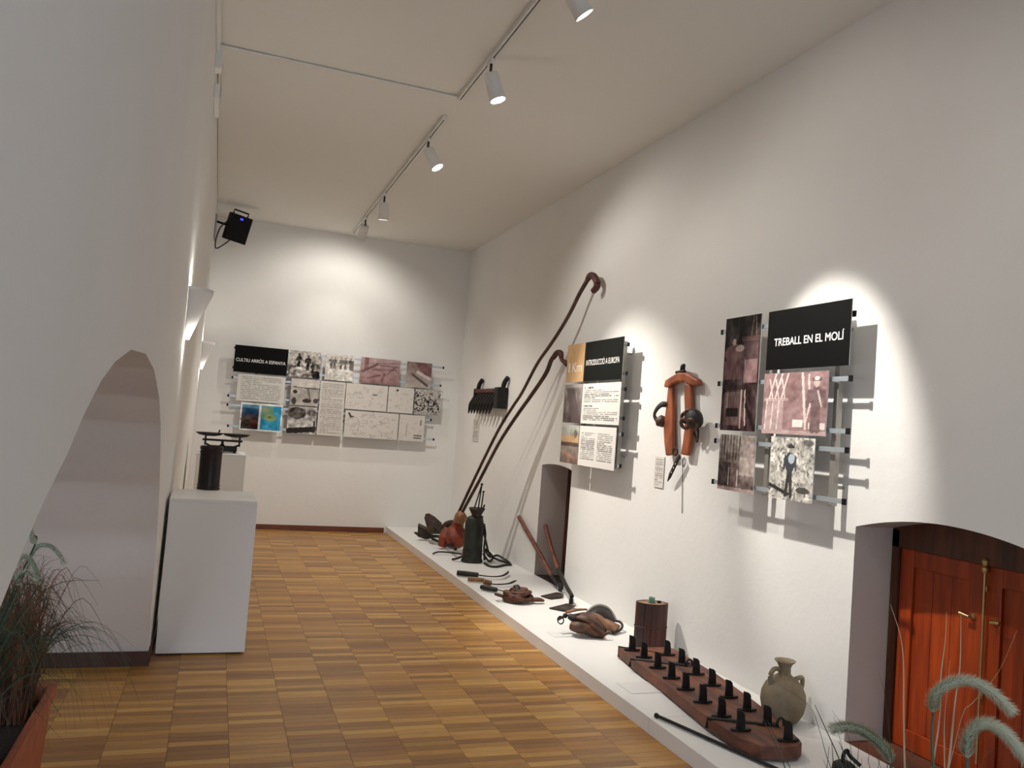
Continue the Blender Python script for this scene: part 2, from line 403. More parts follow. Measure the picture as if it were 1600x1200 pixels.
def narrow_door():
    X = XR+.30; y0, y1 = D1[0]+.003, D1[1]-.003
    r = thing('door_2', 'narrow dark brown door in a deep recess behind the leaning hoes', 'door', (X, (y0+y1)/2, HP), kind='structure')
    f = MB(); f.box((X, y0, HP-.05), (X+.06, y0+.06, 1.215)); f.box((X, y1-.06, HP-.05), (X+.06, y1, 1.215)); f.box((X, y0+.06, 1.15), (X+.06, y1-.06, 1.215))
    f.build('door_frame', 'doorframe', r)
    l = MB().box((X+.02, y0+.062, HP), (X+.05, y1-.062, 1.148)).build('door_leaf', 'doorframe', r)
    for i in range(3):
        w = (y1-y0-.2)/3
        MB().box((X+.012, y0+.1+i*w+.003, HP+.08), (X+.021, y0+.1+(i+1)*w-.003, 1.08)).build('panel_board', 'doorframe', l, bevel=.002)
    MB().box((XR+.002, y0, HP-.09), (XR+.418, y1, HP-.006)).build('sill', 'darksill', r)
narrow_door()

# ------------------------------------------------------------------ printed boards
class Canvas:
    def __init__(s, nx, ny, c):
        s.nx, s.ny = nx, ny; s.a = np.zeros((ny, nx, 3)); s.a[:] = np.array(c)/255.
        s.u, s.v = np.meshgrid(np.linspace(0, 1, nx), np.linspace(0, 1, ny))
    def put(s, m, c, k=1.):
        c = np.array(c)/255.; w = (m*k)[..., None]; s.a = s.a*(1-w)+c*w; return s
    def rect(s, u0, v0, u1, v1, c, k=1.): return s.put(((s.u >= u0) & (s.u <= u1) & (s.v >= v0) & (s.v <= v1))*1., c, k)
    def ell(s, u, v, ru, rv, c, k=1.): return s.put(((((s.u-u)/ru)**2+((s.v-v)/rv)**2) < 1)*1., c, k)
    def line(s, u0, v0, u1, v1, w, c, k=1., asp=1.):
        du, dv = (u1-u0)*asp, v1-v0; L = du*du+dv*dv+1e-9
        t = np.clip((((s.u-u0)*asp)*du+(s.v-v0)*dv)/L, 0, 1)
        d = np.hypot((s.u-u0)*asp-t*du, s.v-v0-t*dv); return s.put((d < w)*1., c, k)
    def noise(s, amt, sc=6, seed=0, col=None):
        r = np.random.RandomState(seed); out = np.zeros((s.ny, s.nx))
        for o in range(3):
            k = int(sc*2**o)+2; g = r.rand(k, k)
            x = s.u*(k-1.001); y = s.v*(k-1.001); i = x.astype(int); j = y.astype(int); fx = x-i; fy = y-j
            out += ((g[j, i]*(1-fx)+g[j, i+1]*fx)*(1-fy)+(g[j+1, i]*(1-fx)+g[j+1, i+1]*fx)*fy-.5)/2**o
        if col is not None: return s.put(np.clip((out+.05)*amt, 0, 1), col)
        s.a = np.clip(s.a+out[..., None]*amt, 0, 1); return s
    def grad(s, c0, c1):
        s.a = np.array(c0)/255.*(1-s.v[..., None])+np.array(c1)/255.*s.v[..., None]; return s
    def man(s, u, v, h, body, skin, w=.5):   # standing figure, v = feet
        a = s.ny/s.nx*w
        s.line(u-.06*h*a*2, v, u-.03*h*a*2, v+.5*h, .05*h, body, asp=1/a/2 if 0 else 1)
        s.line(u+.06*h*a*2, v, u+.03*h*a*2, v+.5*h, .05*h, body)
        s.ell(u, v+.63*h, .12*h, .22*h, body); s.ell(u, v+.9*h, .055*h, .08*h, skin)
        s.line(u-.13*h, v+.75*h, u-.16*h, v+.45*h, .03*h, body); s.line(u+.13*h, v+.75*h, u+.16*h, v+.45*h, .03*h, body)
        s.line(u-.07*h, v+.97*h, u+.07*h, v+.97*h, .03*h, body); return s
    def text(s, u0, v0, u1, v1, n, c, seed=1, w=.32):
        r = np.random.RandomState(seed); hgt = (v1-v0)/n
        for i in range(n):
            v = v1-(i+.5)*hgt; e = u1 if r.rand() < .8 else u0+(u1-u0)*(.3+.5*r.rand())
            m = (np.abs(s.v-v) < hgt*w) & (s.u > u0) & (s.u < e)
            word = np.interp(s.u[0], np.linspace(0, 1, 60), r.rand(60)) > .25
            s.put(m*word[None, :]*1., c, .75)
        return s
FR_R = (lambda y, z, n: Vector((XR-n, y, z)), Vector((0, -1, 0)))
FR_B = (lambda x, z, n: Vector((x, YB-n, z)), Vector((1, 0, 0)))
def panel(parent, fr, a0, a1, z0, z1, cv, name='panel', n=.14, th=.005, label=None):
    fn, X = fr; nx, ny = cv.nx, cv.ny
    A = np.linspace(a0, a1, nx); Z = np.linspace(z0, z1, ny)
    vs = [fn(a, z, n) for z in Z for a in A]
    fs = [(j*nx+i, j*nx+i+1, (j+1)*nx+i+1, (j+1)*nx+i) for j in range(ny-1) for i in range(nx-1)]
    col = [[*lin(c), 1] for c in cv.a.reshape(-1, 3)]
    mb = MB(); mb.add(vs, fs); k = len(vs)
    bc = [fn(a0, z0, n-th), fn(a1, z0, n-th), fn(a1, z1, n-th), fn(a0, z1, n-th), fn(a0, z0, n), fn(a1, z0, n), fn(a1, z1, n), fn(a0, z1, n)]
    mb.add(bc, [(0, 1, 2, 3), (0, 4, 5, 1), (1, 5, 6, 2), (2, 6, 7, 3), (3, 7, 4, 0)])
    col += [[.55, .54, .52, 1]]*8
    me = bpy.data.meshes.new(name); me.from_pydata(mb.v, [], mb.f)
    at = me.color_attributes.new('col', 'FLOAT_COLOR', 'POINT'); at.data.foreach_set('color', np.array(col).ravel())
    me.materials.append(M['print']); me.update()
    o = link(bpy.data.objects.new(name, me)); o.parent = parent; o.matrix_parent_inverse = Matrix.Translation(-parent.location)
    if label: o['label'] = label
    return o
def lettering(text, parent, root, fr, a, z, size, width, n=.1405, bold=.012, m='letter'):
    cu = bpy.data.curves.new('lettering', 'FONT'); cu.body = text; cu.size = 1; cu.align_x = 'CENTER'; cu.align_y = 'CENTER'
    cu.extrude = 0; cu.offset = bold
    t = bpy.data.objects.new('lettering_tmp', cu); COL.objects.link(t)
    dg = bpy.context.evaluated_depsgraph_get(); me = bpy.data.meshes.new_from_object(t.evaluated_get(dg))
    bpy.data.objects.remove(t)
    vs = np.array([v.co[:] for v in me.vertices]); sx = width/(vs[:, 0].max()-vs[:, 0].min())
    cx = (vs[:, 0].max()+vs[:, 0].min())/2; cy = (vs[:, 1].max()+vs[:, 1].min())/2
    fn, X = fr; U = Vector((0, 0, 1)); o0 = fn(a, z, n)
    for v in me.vertices:
        v.co = o0 + X*((v.co.x-cx)*sx) + U*((v.co.y-cy)*size)
    # one mesh per word
    n_ = len(me.vertices); root_ = list(range(n_))
    def find(i):
        while root_[i] != i: root_[i] = root_[root_[i]]; i = root_[i]
        return i
    for p in me.polygons:
        f0 = find(p.vertices[0])
        for q in p.vertices[1:]: root_[find(q)] = f0
    isl = {}
    for i in range(n_): isl.setdefault(find(i), []).append(i)
    spans = sorted(((vs[l, 0].min(), vs[l, 0].max(), k_) for k_, l in isl.items()))
    words = []; end = None
    for a0, a1, k_ in spans:
        if end is None or a0-end > .17: words.append(set()); end = a1
        words[-1].add(k_); end = max(end, a1)
    for wd in words:
        idx = [i for k_ in wd for i in isl[k_]]; mp = {i: j for j, i in enumerate(idx)}
        wm = bpy.data.meshes.new('lettering')
        wm.from_pydata([me.vertices[i].co[:] for i in idx], [], [[mp[i] for i in p.vertices] for p in me.polygons if find(p.vertices[0]) in wd])
        wm.materials.append(M[m]); o = link(bpy.data.objects.new('lettering', wm)); o.parent = parent
    bpy.data.meshes.remove(me)
def solid(c): return Canvas(6, 4, c)
def hung(root, fr, rods, uprights, z0, z1, sgn):
    fn, X = fr
    for (a0, a1, z) in rods:
        p0, p1 = fn(a0, z, .115), fn(a1, z, .115)
        dn = (p1-p0).cross(Vector((0, 0, 1))).normalized()*.006; rd = MB().obox(p0-Vector((0, 0, .013))-dn*.5, p1-p0, dn, (0, 0, .026)).build('rail', 'steel', root)
        for p, d in ((p0, p0-p1), (p1, p1-p0)):
            d = d.normalized(); e = MB().obox(p+d*.0005-Vector((0, 0, .016))-dn, d*.022, dn*2, (0, 0, .032)).build('end_cap', 'blackp', rd)
    for a in uprights:
        c = fn(a, 0, .085); t = X*.018
        mb = MB(); mb.obox(Vector((c.x, c.y, z0))-t, t*2, fn(a, 0, .055)-fn(a, 0, .085), (0, 0, z1-z0)); mb.build('upright', 'upright', root)
        for z in (z0+.1, z1-.1):
            MB().tube([fn(a, z, .056), fn(a, z, 0.001)], .009, 8).build('wall_spacer', 'upright', root)

XB = XR-.14
def py_(px, py): return P(px, py, 0, XB).y
ROWS = ((2.052, 2.408), (1.672, 2.030), (1.296, 1.650))
def mill_photo(seed=1):
    c = Canvas(70, 120, (36, 28, 28)); c.grad((70, 52, 54), (30, 25, 24)); c.noise(.25, 5, seed)
    c.rect(.02, .45, .55, .62, (98, 72, 74)); c.rect(.6, .42, .97, .62, (150, 118, 118), .8); c.rect(.55, .62, .98, .8, (84, 62, 64), .8)
    c.ell(.3, .68, .28, .08, (104, 78, 78)); c.ell(.45, .72, .12, .03, (170, 150, 145)); c.ell(.28, .78, .05, .03, (170, 150, 140))
    c.rect(.5, .78, .98, .82, (116, 88, 88), .7); c.line(.75, .8, .8, .98, .012, (120, 100, 90)); c.line(.9, .8, .86, .98, .012, (110, 90, 82))
    c.rect(.05, .36, .95, .4, (48, 34, 34)); c.rect(.08, .05, .55, .34, (120, 96, 94), .7); c.rect(.15, .12, .5, .2, (26, 20, 20)); c.rect(.15, .2, .2, .33, (190, 170, 160), .6)
    for i in range(5): c.line(.2+.08*i, .14, .2+.08*i, .3, .008, (60, 42, 42))
    c.rect(.54, .02, .59, .36, (170, 148, 142)); c.line(.7, .06, .66, .34, .015, (190, 170, 160)); c.line(.95, .04, .7, .22, .03, (28, 20, 20)); c.noise(.16, 14, seed+3)
    return c
def sack_photo():
    c = Canvas(64, 70, (120, 108, 104)); c.grad((84, 68, 66), (150, 142, 134)); c.noise(.2, 6, 4)
    for i in range(7):
        u = .06+.085*i; c.line(u, .55, u+.01, 1, .012, (58, 48, 46), .9)
    c.rect(.0, .08, .35, .5, (52, 42, 42), .7); c.rect(.35, .08, .62, .5, (110, 88, 86), .6); c.rect(.6, .3, 1, .62, (182, 168, 162), .7); c.rect(.65, .6, .95, 1, (150, 136, 132), .6)
    c.rect(0, 0, 1, .07, (160, 140, 136)); c.line(.3, .1, .3, .4, .012, (200, 190, 184)); c.line(.55, .1, .55, .38, .012, (190, 180, 174)); c.noise(.2, 16, 8)
    return c
def rose_photo():
    c = Canvas(96, 70, (152, 124, 122)); c.grad((150, 122, 122), (140, 112, 112)); c.noise(.12, 5, 2)
    for u in (.1, .2, .3): c.rect(u-.05, .04, u+.045, .56, (172, 150, 148), .9); c.line(u-.055, .05, u-.03, .58, .008, (214, 200, 196)); c.line(u, .58, u+.1, .98, .012, (214, 200, 194)); c.line(u+.06, .58, u+.0, .9, .010, (206, 190, 186))
    c.rect(.02, .55, .42, .59, (188, 166, 164), .7); c.line(.62, .98, .7, .1, .018, (212, 196, 192)); c.line(.72, .95, .74, .55, .012, (206, 190, 186)); c.line(.78, .6, .7, .2, .012, (212, 196, 192))
    c.rect(.5, .12, .66, .24, (238, 228, 222), .9); c.rect(.74, .1, .98, .2, (230, 218, 212), .8); c.rect(0, .0, 1, .06, (176, 152, 150))
    c.man(.84, .08, .82, (112, 92, 92), (196, 176, 168)); c.ell(.84, .89, .04, .03, (226, 214, 208)); c.line(.86, .7, .92, .45, .01, (200, 184, 178)); c.noise(.1, 18, 5)
    return c
def field_photo():
    c = Canvas(96, 90, (200, 196, 188)); c.noise(.3, 14, 3); c.noise(2.0, 30, 9, (96, 94, 92)); c.rect(.0, .3, 1, .4, (206, 202, 194), .5)
    c.line(.0, .22, .45, .1, .03, (50, 48, 46)); c.ell(.78, .18, .15, .05, (54, 52, 50), .8); c.ell(.86, .92, .12, .05, (92, 90, 88), .8)
    c.line(.40, .08, .46, .5, .035, (60, 58, 56)); c.line(.52, .07, .49, .5, .035, (66, 64, 62)); c.ell(.47, .6, .11, .17, (66, 70, 76)); c.ell(.50, .66, .07, .08, (176, 186, 196))
    c.ell(.48, .8, .035, .05, (150, 144, 138)); c.line(.42, .85, .54, .85, .02, (58, 56, 54)); c.ell(.48, .87, .04, .03, (66, 64, 62)); c.line(.36, .7, .34, .5, .02, (66, 66, 66)); c.line(.59, .7, .6, .5, .02, (80, 80, 80))
    return c
# board about work in the mill
root = thing('information_board', 'hung board headed TREBALL EN EL MOLI with four old photographs', 'information board', (XR, 4.1, 1.28), 'hung information boards')
hd = panel(root, FR_R, py_(1199, 535), py_(1329, 520), *ROWS[0], solid((5, 5, 5)), 'header_panel', label='black header panel with white lettering')
lettering('TREBALL EN EL MOLÍ', hd, root, FR_R, (py_(1210, 533)+py_(1319, 520))/2, 2.222, .064, abs(py_(1210, 533)-py_(1319, 520)))
panel(root, FR_R, py_(1130, 585), py_(1185, 585), ROWS[1][0]+.005, ROWS[0][1], mill_photo(), 'photo_panel', label='tall dark sepia photograph of mill machinery')
panel(root, FR_R, py_(1123, 722), py_(1179, 722), *ROWS[2], sack_photo(), 'photo_panel', label='sepia photograph of sacks and shutters')
panel(root, FR_R, py_(1192, 635), py_(1292, 635), *ROWS[1], rose_photo(), 'photo_panel', label='rose sepia photograph of a capped worker by chutes')
panel(root, FR_R, py_(1203, 730), py_(1272, 730), ROWS[2][0], ROWS[2][1]+.006, field_photo(), 'photo_panel', n=.142, label='black and white photograph of a figure standing in a field')
yl, yr = py_(1122, 600)+.012, py_(1316, 680)
hung(root, FR_R, [(yl, yr, z) for z in (2.33, 1.985, 1.705, 1.605, 1.335)], (py_(1190, 640)+.0, py_(1290, 680)), 1.3, 2.37, 1)
# board about the introduction in Europe
root = thing('information_board', 'hung board headed INTRODUCCIO A EUROPA with two text panels', 'information board', (XR, 6.7, 1.28), 'hung information boards')
ya, yb_, yc = py_(881, 640), py_(908, 640), py_(968, 640)
km = panel(root, FR_R, ya, yb_+.006, *ROWS[0], Canvas(30, 24, (206, 168, 124)).noise(.06, 4, 2), 'title_panel', label='peach panel reading 1 Km')
lettering('1', km, root, FR_R, ya-.06, 2.19, .13, .028, bold=0); lettering('Km', km, root, FR_R, ya-.24, 2.19, .13, .21, bold=0)
hd = panel(root, FR_R, yb_-.004, yc, *ROWS[0], solid((14, 16, 13)), 'header_panel', label='black header panel with white lettering')
lettering('INTRODUCCIÓ A EUROPA', hd, root, FR_R, (yb_+yc)/2+.01, 2.225, .072, (yb_-yc)*.87, bold=0)
c = Canvas(40, 40, (120, 108, 104)); c.grad((96, 84, 82), (150, 142, 138)); c.noise(.25, 4, 1); c.line(.3, .95, .75, .1, .2, (92, 80, 80), .8); c.rect(0, .9, 1, 1, (178, 172, 168), .7)
panel(root, FR_R, ya+.01, yb_+.006, *ROWS[1], c, 'photo_panel', label='grey photograph of a hillside')
c = Canvas(40, 40, (150, 120, 100)); c.grad((120, 98, 88), (176, 180, 170)); c.rect(0, .55, 1, .72, (196, 160, 120), .9); c.rect(0, .46, 1, .56, (88, 68, 62), .9); c.ell(.8, .78, .1, .1, (120, 110, 96)); c.line(.1, .3, .8, .15, .04, (178, 130, 110), .7); c.noise(.14, 8, 3)
panel(root, FR_R, ya+.01, yb_+.006, *ROWS[2], c, 'photo_panel', label='photograph of a flat field at dusk')
c = Canvas(96, 90, (216, 212, 206)); c.text(.06, .86, .3, .93, 1, (60, 58, 56), 3); c.text(.06, .52, .95, .85, 7, (110, 108, 106), 4); c.text(.06, .41, .3, .47, 1, (60, 58, 56), 2); c.text(.06, .08, .95, .4, 7, (110, 108, 106), 6)
panel(root, FR_R, yb_-.004, yc, *ROWS[1], c, 'text_panel')
c = Canvas(96, 90, (220, 216, 210)); c.text(.06, .16, .45, .85, 15, (116, 114, 112), 5); c.text(.52, .16, .92, .85, 15, (116, 114, 112), 8)
panel(root, FR_R, yb_-.004, yc+.03, *ROWS[2], c, 'text_panel')
hung(root, FR_R, [(ya-.05, yc-.02, z) for z in (2.34, 2.10, 1.97, 1.73, 1.60, 1.34)], ((ya*.72+yc*.28), (ya*.1+yc*.9)), 1.31, 2.38, 1)

# board about growing rice in Spain, on the end wall
root = thing('information_board', 'wide hung board headed CULTIU ARROS A ESPANYA on the end wall', 'information board', (1.5, YB, 1.28), 'hung information boards')
def bx(px, py): return P(px, py, 1, YB-.14).x
BR = ((2.035, 2.385), (1.665, 2.015), (1.288, 1.648))
hd = panel(root, FR_B, bx(366, 560), bx(449.5, 565), *BR[0], solid((5, 5, 5)), 'header_panel', label='black header panel with white lettering')
lettering('CULTIU ARRÒS A ESPANYA', hd, root, FR_B, (bx(366, 560)+bx(449.5, 565))/2, 2.2, .060, (bx(449.5, 565)-bx(366, 560))*.93, bold=.006)
c = Canvas(70, 60, (206, 204, 198)); c.text(.08, .06, .92, .94, 13, (140, 138, 134), 2)
panel(root, FR_B, bx(370, 608), bx(445, 608), *BR[1], c, 'text_panel')
c = Canvas(80, 50, (214, 216, 218)); c.rect(.03, .06, .44, .93, (60, 48, 44)); c.rect(.03, .62, .44, .8, (52, 84, 118)); c.rect(.03, .8, .44, .93, (96, 142, 168)); c.rect(.03, .48, .44, .63, (66, 74, 88)); c.ell(.34, .3, .09, .08, (120, 58, 56), .5); c.line(.05, .4, .3, .5, .05, (92, 74, 66), .7)
c.rect(.49, .05, .97, .93, (50, 142, 180)); c.noise(.25, 5, 5); c.ell(.64, .66, .15, .26, (122, 150, 112), .8); c.ell(.72, .5, .15, .12, (150, 162, 100), .8); c.ell(.58, .78, .09, .14, (146, 152, 116), .7); c.ell(.7, .52, .05, .04, (96, 118, 70)); c.line(.95, .1, .9, .4, .03, (60, 160, 190)); c.noise(.1, 8, 2)
panel(root, FR_B, bx(375, 650), bx(441, 650), *BR[2], c, 'photo_panel', label='white panel with a coast photograph and a coloured map')
def bw(seed, dark=.5):
    c = Canvas(48, 44, (176, 170, 164)); c.noise(.3, 5, seed); c.noise(1.6, 9, seed+5, (62, 56, 54)); return c
c = bw(21); c.rect(0, .55, 1, 1, (186, 180, 174), .7); c.man(.3, .4, .5, (50, 46, 44), (70, 60, 56)); c.man(.6, .3, .55, (44, 40, 38), (66, 58, 54)); c.man(.76, .2, .4, (40, 36, 36), (66, 58, 54)); c.ell(.9, .12, .14, .16, (34, 30, 30)); c.noise(.35, 16, 31)
panel(root, FR_B, bx(452, 570), bx(500, 574), *BR[0], c, 'photo_panel', label='black and white photograph of field workers')
c = Canvas(48, 44, (170, 164, 158)); c.rect(0, .68, 1, 1, (196, 190, 184)); c.noise(.2, 5, 4); c.line(.1, .68, .95, .66, .02, (90, 84, 80)); c.ell(.16, .5, .08, .07, (56, 50, 48)); c.line(.6, .66, .72, .2, .02, (80, 74, 70)); c.ell(.6, .18, .16, .08, (60, 54, 52)); c.ell(.14, .15, .08, .14, (70, 64, 60)); c.ell(.92, .2, .1, .1, (80, 74, 72))
panel(root, FR_B, bx(454, 613), bx(498, 614), *BR[1], c, 'photo_panel', label='black and white photograph of a paddy with a boat')
c = Canvas(48, 44, (176, 172, 168)); c.noise(.3, 5, 14); c.ell(.3, .75, .32, .22, (70, 64, 60), .9); c.ell(.85, .78, .2, .1, (104, 98, 94), .8); c.noise(.35, 10, 6); c.line(0, .08, 1, .2, .1, (44, 38, 36)); c.rect(.9, .05, .96, .5, (58, 52, 50))
panel(root, FR_B, bx(449, 656), bx(494, 658), *BR[2], c, 'photo_panel', label='black and white photograph of trees and a boat')
c = Canvas(48, 44, (208, 204, 198)); c.noise(.15, 6, 3); [c.man(u, .45, .45, (110, 104, 100), (120, 112, 108)) for u in (.2, .32, .55, .7, .88)]; c.noise(.3, 14, 33); c.rect(0, .8, 1, 1, (208, 204, 198), .4); c.rect(.9, .4, 1, .8, (100, 94, 90), .8)
panel(root, FR_B, bx(508, 577), bx(552, 580), *BR[0], c, 'photo_panel', label='pale photograph of a row of people')
c = Canvas(50, 120, (206, 200, 194)); c.text(.08, .03, .92, .97, 26, (158, 152, 148), 7)
panel(root, FR_B, bx(498, 638), bx(537, 640), BR[2][0], BR[1][1], c, 'text_panel')
c = Canvas(70, 48, (166, 136, 134)); c.grad((140, 108, 108), (176, 152, 150)); c.rect(.1, .5, .2, 1, (132, 96, 98)); c.line(.05, .45, .4, .75, .04, (112, 82, 84)); c.line(.35, .75, .95, .72, .02, (120, 90, 92)); c.line(.4, .8, .9, .85, .015, (110, 82, 84)); c.line(.3, .55, .9, .6, .02, (120, 92, 92)); c.line(.2, .2, .5, .35, .03, (120, 86, 88)); c.line(.55, .1, .6, .4, .03, (118, 84, 86)); c.line(.6, .3, .9, .75, .015, (124, 92, 94)); c.noise(.14, 8, 9)
panel(root, FR_B, bx(563, 580), bx(625, 583), *BR[0], c, 'photo_panel', label='rose sepia photograph of a plough')
c = Canvas(44, 44, (150, 136, 130)); c.grad((176, 168, 160), (128, 104, 100)); c.line(.5, 1, 1.0, .5, .18, (120, 88, 86)); c.line(.45, .6, 1, .35, .06, (196, 190, 184)); c.line(.25, .5, .85, .1, .05, (84, 76, 70)); c.noise(.1, 10, 4)
panel(root, FR_B, bx(635, 585), bx(674, 588), *BR[0], c, 'photo_panel', label='sepia photograph of a tool on a shelf')
def sketch(nx, ny, seed, k):
    c = Canvas(nx, ny, (206, 200, 194)); r = np.random.RandomState(seed)
    for i in range(k*3):
        u, v = r.rand(2)*.86+.06; a = r.rand()*6.3; l = .05+.1*r.rand()
        c.line(u, v, u+l*math.cos(a), v+l*math.sin(a), .010, (168, 162, 158), .8)
        c.line(u, v, u+.6*l*math.cos(a+1.2), v+.6*l*math.sin(a+1.2), .009, (180, 174, 170), .8)
    return c
panel(root, FR_B, bx(540, 620), bx(605, 622), *BR[1], sketch(70, 44, 3, 12).line(.66, .62, .74, .62, .02, (90, 84, 80)), 'drawing_panel')
panel(root, FR_B, bx(606.5, 622), bx(646, 625), *BR[1], sketch(44, 44, 5, 6).ell(.34, .88, .04, .05, (30, 28, 28)), 'drawing_panel')
c = Canvas(70, 60, (190, 184, 178)); c.noise(4, 22, 17, (34, 30, 30)); c.rect(0, .86, 1, 1, (190, 184, 178), .7); c.rect(0, 0, 1, .12, (176, 170, 164), .7)
panel(root, FR_B, bx(648, 626), bx(687, 629), *BR[1], c, 'photo_panel', label='black and white photograph of a dense crowd')
panel(root, FR_B, bx(538.5, 660), bx(622, 664), *BR[2], sketch(84, 44, 9, 18).line(.07, .9, .1, .78, .02, (60, 56, 54)).line(.1, .76, .14, .78, .02, (60, 56, 54)), 'drawing_panel')
panel(root, FR_B, bx(623.5, 666), bx(663, 668), *BR[2], sketch(44, 44, 13, 5).line(.6, .12, .9, .12, .02, (90, 84, 80)).line(.6, .22, .9, .22, .02, (90, 84, 80)).line(.3, .2, .3, .6, .015, (130, 124, 120)).line(.85, .8, .85, .65, .03, (100, 96, 92)), 'drawing_panel')
bl, br_ = bx(360, 640), bx(688, 600)
hung(root, FR_B, [(bl, br_+.02, 2.345), (bl, br_, 2.09), (bl, br_, 1.96), (bl-.03, br_, 1.72), (bl-.03, br_-.1, 1.60), (bl-.0, bx(677, 685), 1.33)], (.45, 1.25, 2.05, 2.6), 1.3, 2.36, 1)

# ------------------------------------------------------------------ track lighting
def track(y0, y1, label):
    t = thing('lighting_track', label, 'lighting track', (XT, (y0+y1)/2, ZC), 'ceiling lighting tracks')
    b = MB(); b.box((XT-.018, y0, ZC-.032), (XT-.006, y1, ZC-.001)); b.box((XT+.006, y0, ZC-.032), (XT+.018, y1, ZC-.001)); b.box((XT-.006, y0, ZC-.012), (XT+.006, y1, ZC-.001))
    b.build('rail', 'whiteplastic', t)
    MB().box((XT-.006, y0+.05, ZC-.016), (XT+.006, y1-.05, ZC-.012)).build('slot', 'darkslot', t)
    for y in (y0, y1): MB().box((XT-.02, y-.012, ZC-.034), (XT+.02, y+.012, ZC-.0005)).build('end_cap', 'whiteplastic', t)
TR1 = P(718, 150, 2, ZC).y; TR2 = P(693, 180, 2, ZC).y
track(-2.5, TR1, 'white ceiling track joined to the cable conduit')
track(TR2, 11.2, 'white ceiling track running up to the end wall')
def spot(y, aim, energy, ang, blend, label, spill=0, r=.056, L=.185, soft=.035, zc=3.90):
    t = thing('track_spotlight', label, 'spotlight', (XT, y, ZC), 'white track spotlights')
    piv = Vector((XT, y, zc+.03)); d = (Vector(aim)-piv).normalized()
    MB().box((XT-.014, y-.05, ZC-.055), (XT+.014, y+.05, ZC-.0325)).build('track_adapter', 'whiteplastic', t, bevel=.003)
    MB().tube([(XT, y, ZC-.054), (XT, y, zc+.015)], .010, 8).build('arm', 'darkslot', t)
    c0 = piv + d*.005
    b = MB().lathe(c0, [(.0, 0), (r*.86, 0), (r*.9, .006), (r, L), (r*.94, L), (r*.9, L-.02), (0, L-.021)], 28, axis=d); b.build('lamp_body', 'lamp', t)
    MB().lathe(c0, [(0, L-.018), (r*.86, L-.018), (r*.86, L-.012), (0, L-.010)], 24, axis=d).build('lens', 'lens', t)
    for k, (e, an, bl) in enumerate(((energy, ang, blend), (spill, 135, .6))):
        if e <= 0: continue
        li = bpy.data.lights.new('lamp_light', 'SPOT'); li.energy = e; li.spot_size = math.radians(an); li.spot_blend = bl
        li.shadow_soft_size = soft; li.color = WARM
        lo = link(bpy.data.objects.new('lamp_light', li)); light_dir(lo, c0+d*(L+.012), d)
        lo.parent = t; lo.matrix_parent_inverse = Matrix.Translation(-t.location)
spot(3.95, (XR, 3.84, 1.72), 380, 34, .6, 'white track spotlight over the mill photographs', 14)
spot(5.22, (2.8, 4.7, .1), 55, 62, .9, 'white track spotlight nearest the cable conduit', 18)
spot(6.97, (XR, 5.95, .75), 400, 56, .8, 'white track spotlight next to the gap between the two tracks', 50)
spot(8.97, (1.7, 9.5, 0), 120, 120, .8, 'white track spotlight second from the end wall', 45)
spot(10.2, (1.3, YB, 2.2), 20, 62, .8, 'white track spotlight closest to the end wall', 44)
spot(2.2, (XR, 2.0, 1.2), 12, 100, .8, 'unseen white track spotlight added for fill over the pine doors', 8)  # lamp added out of view on the track for near fill
spot(.3, (1.6, .3, 0), 5, 140, .6, 'unseen white track spotlight added for fill above the visitor', 0)  # weak wide fill lamp, added out of view
spot(-1.6, (1.6, -1.6, 0), 12, 140, .6, 'unseen white track spotlight added for fill behind the visitor', 0)  # added unseen lamp, fills the room from behind
# conduit over the ceiling and boxes on the left wall
jb = P(335, 82, 2, ZC-.14); XJ = xl(ZC)
yj = P(343, 70, 2, ZC-.01).y
tag(MB().tube([(XJ+.02, yj, ZC-.012), (XT-.03, TR1-.0, ZC-.012)], .009, 8).build('cable_conduit', 'whiteplastic'), 'thin white conduit crossing the ceiling to the track', 'conduit')
tag(MB().box((XJ+.001, -3, ZC-.075), (XJ+.026, yj-.05, ZC-.02)).build('cable_trunking', 'whiteplastic'), 'white cable trunking along the top of the left wall', 'trunking')
bxo = thing('junction_box', 'white junction box at the top of the left wall', 'junction box', (XJ, yj, ZC-.18))
MB().box((XJ-.002, yj-.045, ZC-.19), (XJ+.045, yj+.06, ZC-.03)).build('box_body', 'whiteplastic', bxo, bevel=.004)
MB().tube([(XJ+.046, yj-.02, ZC-.16), (XJ+.05, yj-.02, ZC-.16)], .006, 8).build('screw', 'upright', bxo)
sn = thing('emergency_light', 'small white emergency light below the junction box', 'emergency light', (XJ, yj+.5, ZC-.25))
MB().box((XJ-.003, yj+.30, ZC-.27), (XJ+.035, yj+.75, ZC-.17)).build('housing', 'whiteplastic', sn, bevel=.006)
MB().box((XJ+.0355, yj+.34, ZC-.25), (XJ+.042, yj+.5, ZC-.19)).build('diffuser', 'steel', sn)
tag(MB().tube([(XJ+.012, yj+.1, ZC-.012), (XJ+.012, 10.3, ZC-.012)], .007, 6).build('cable_conduit', 'whiteplastic'), 'thin white conduit along the left wall to the floodlight', 'conduit')

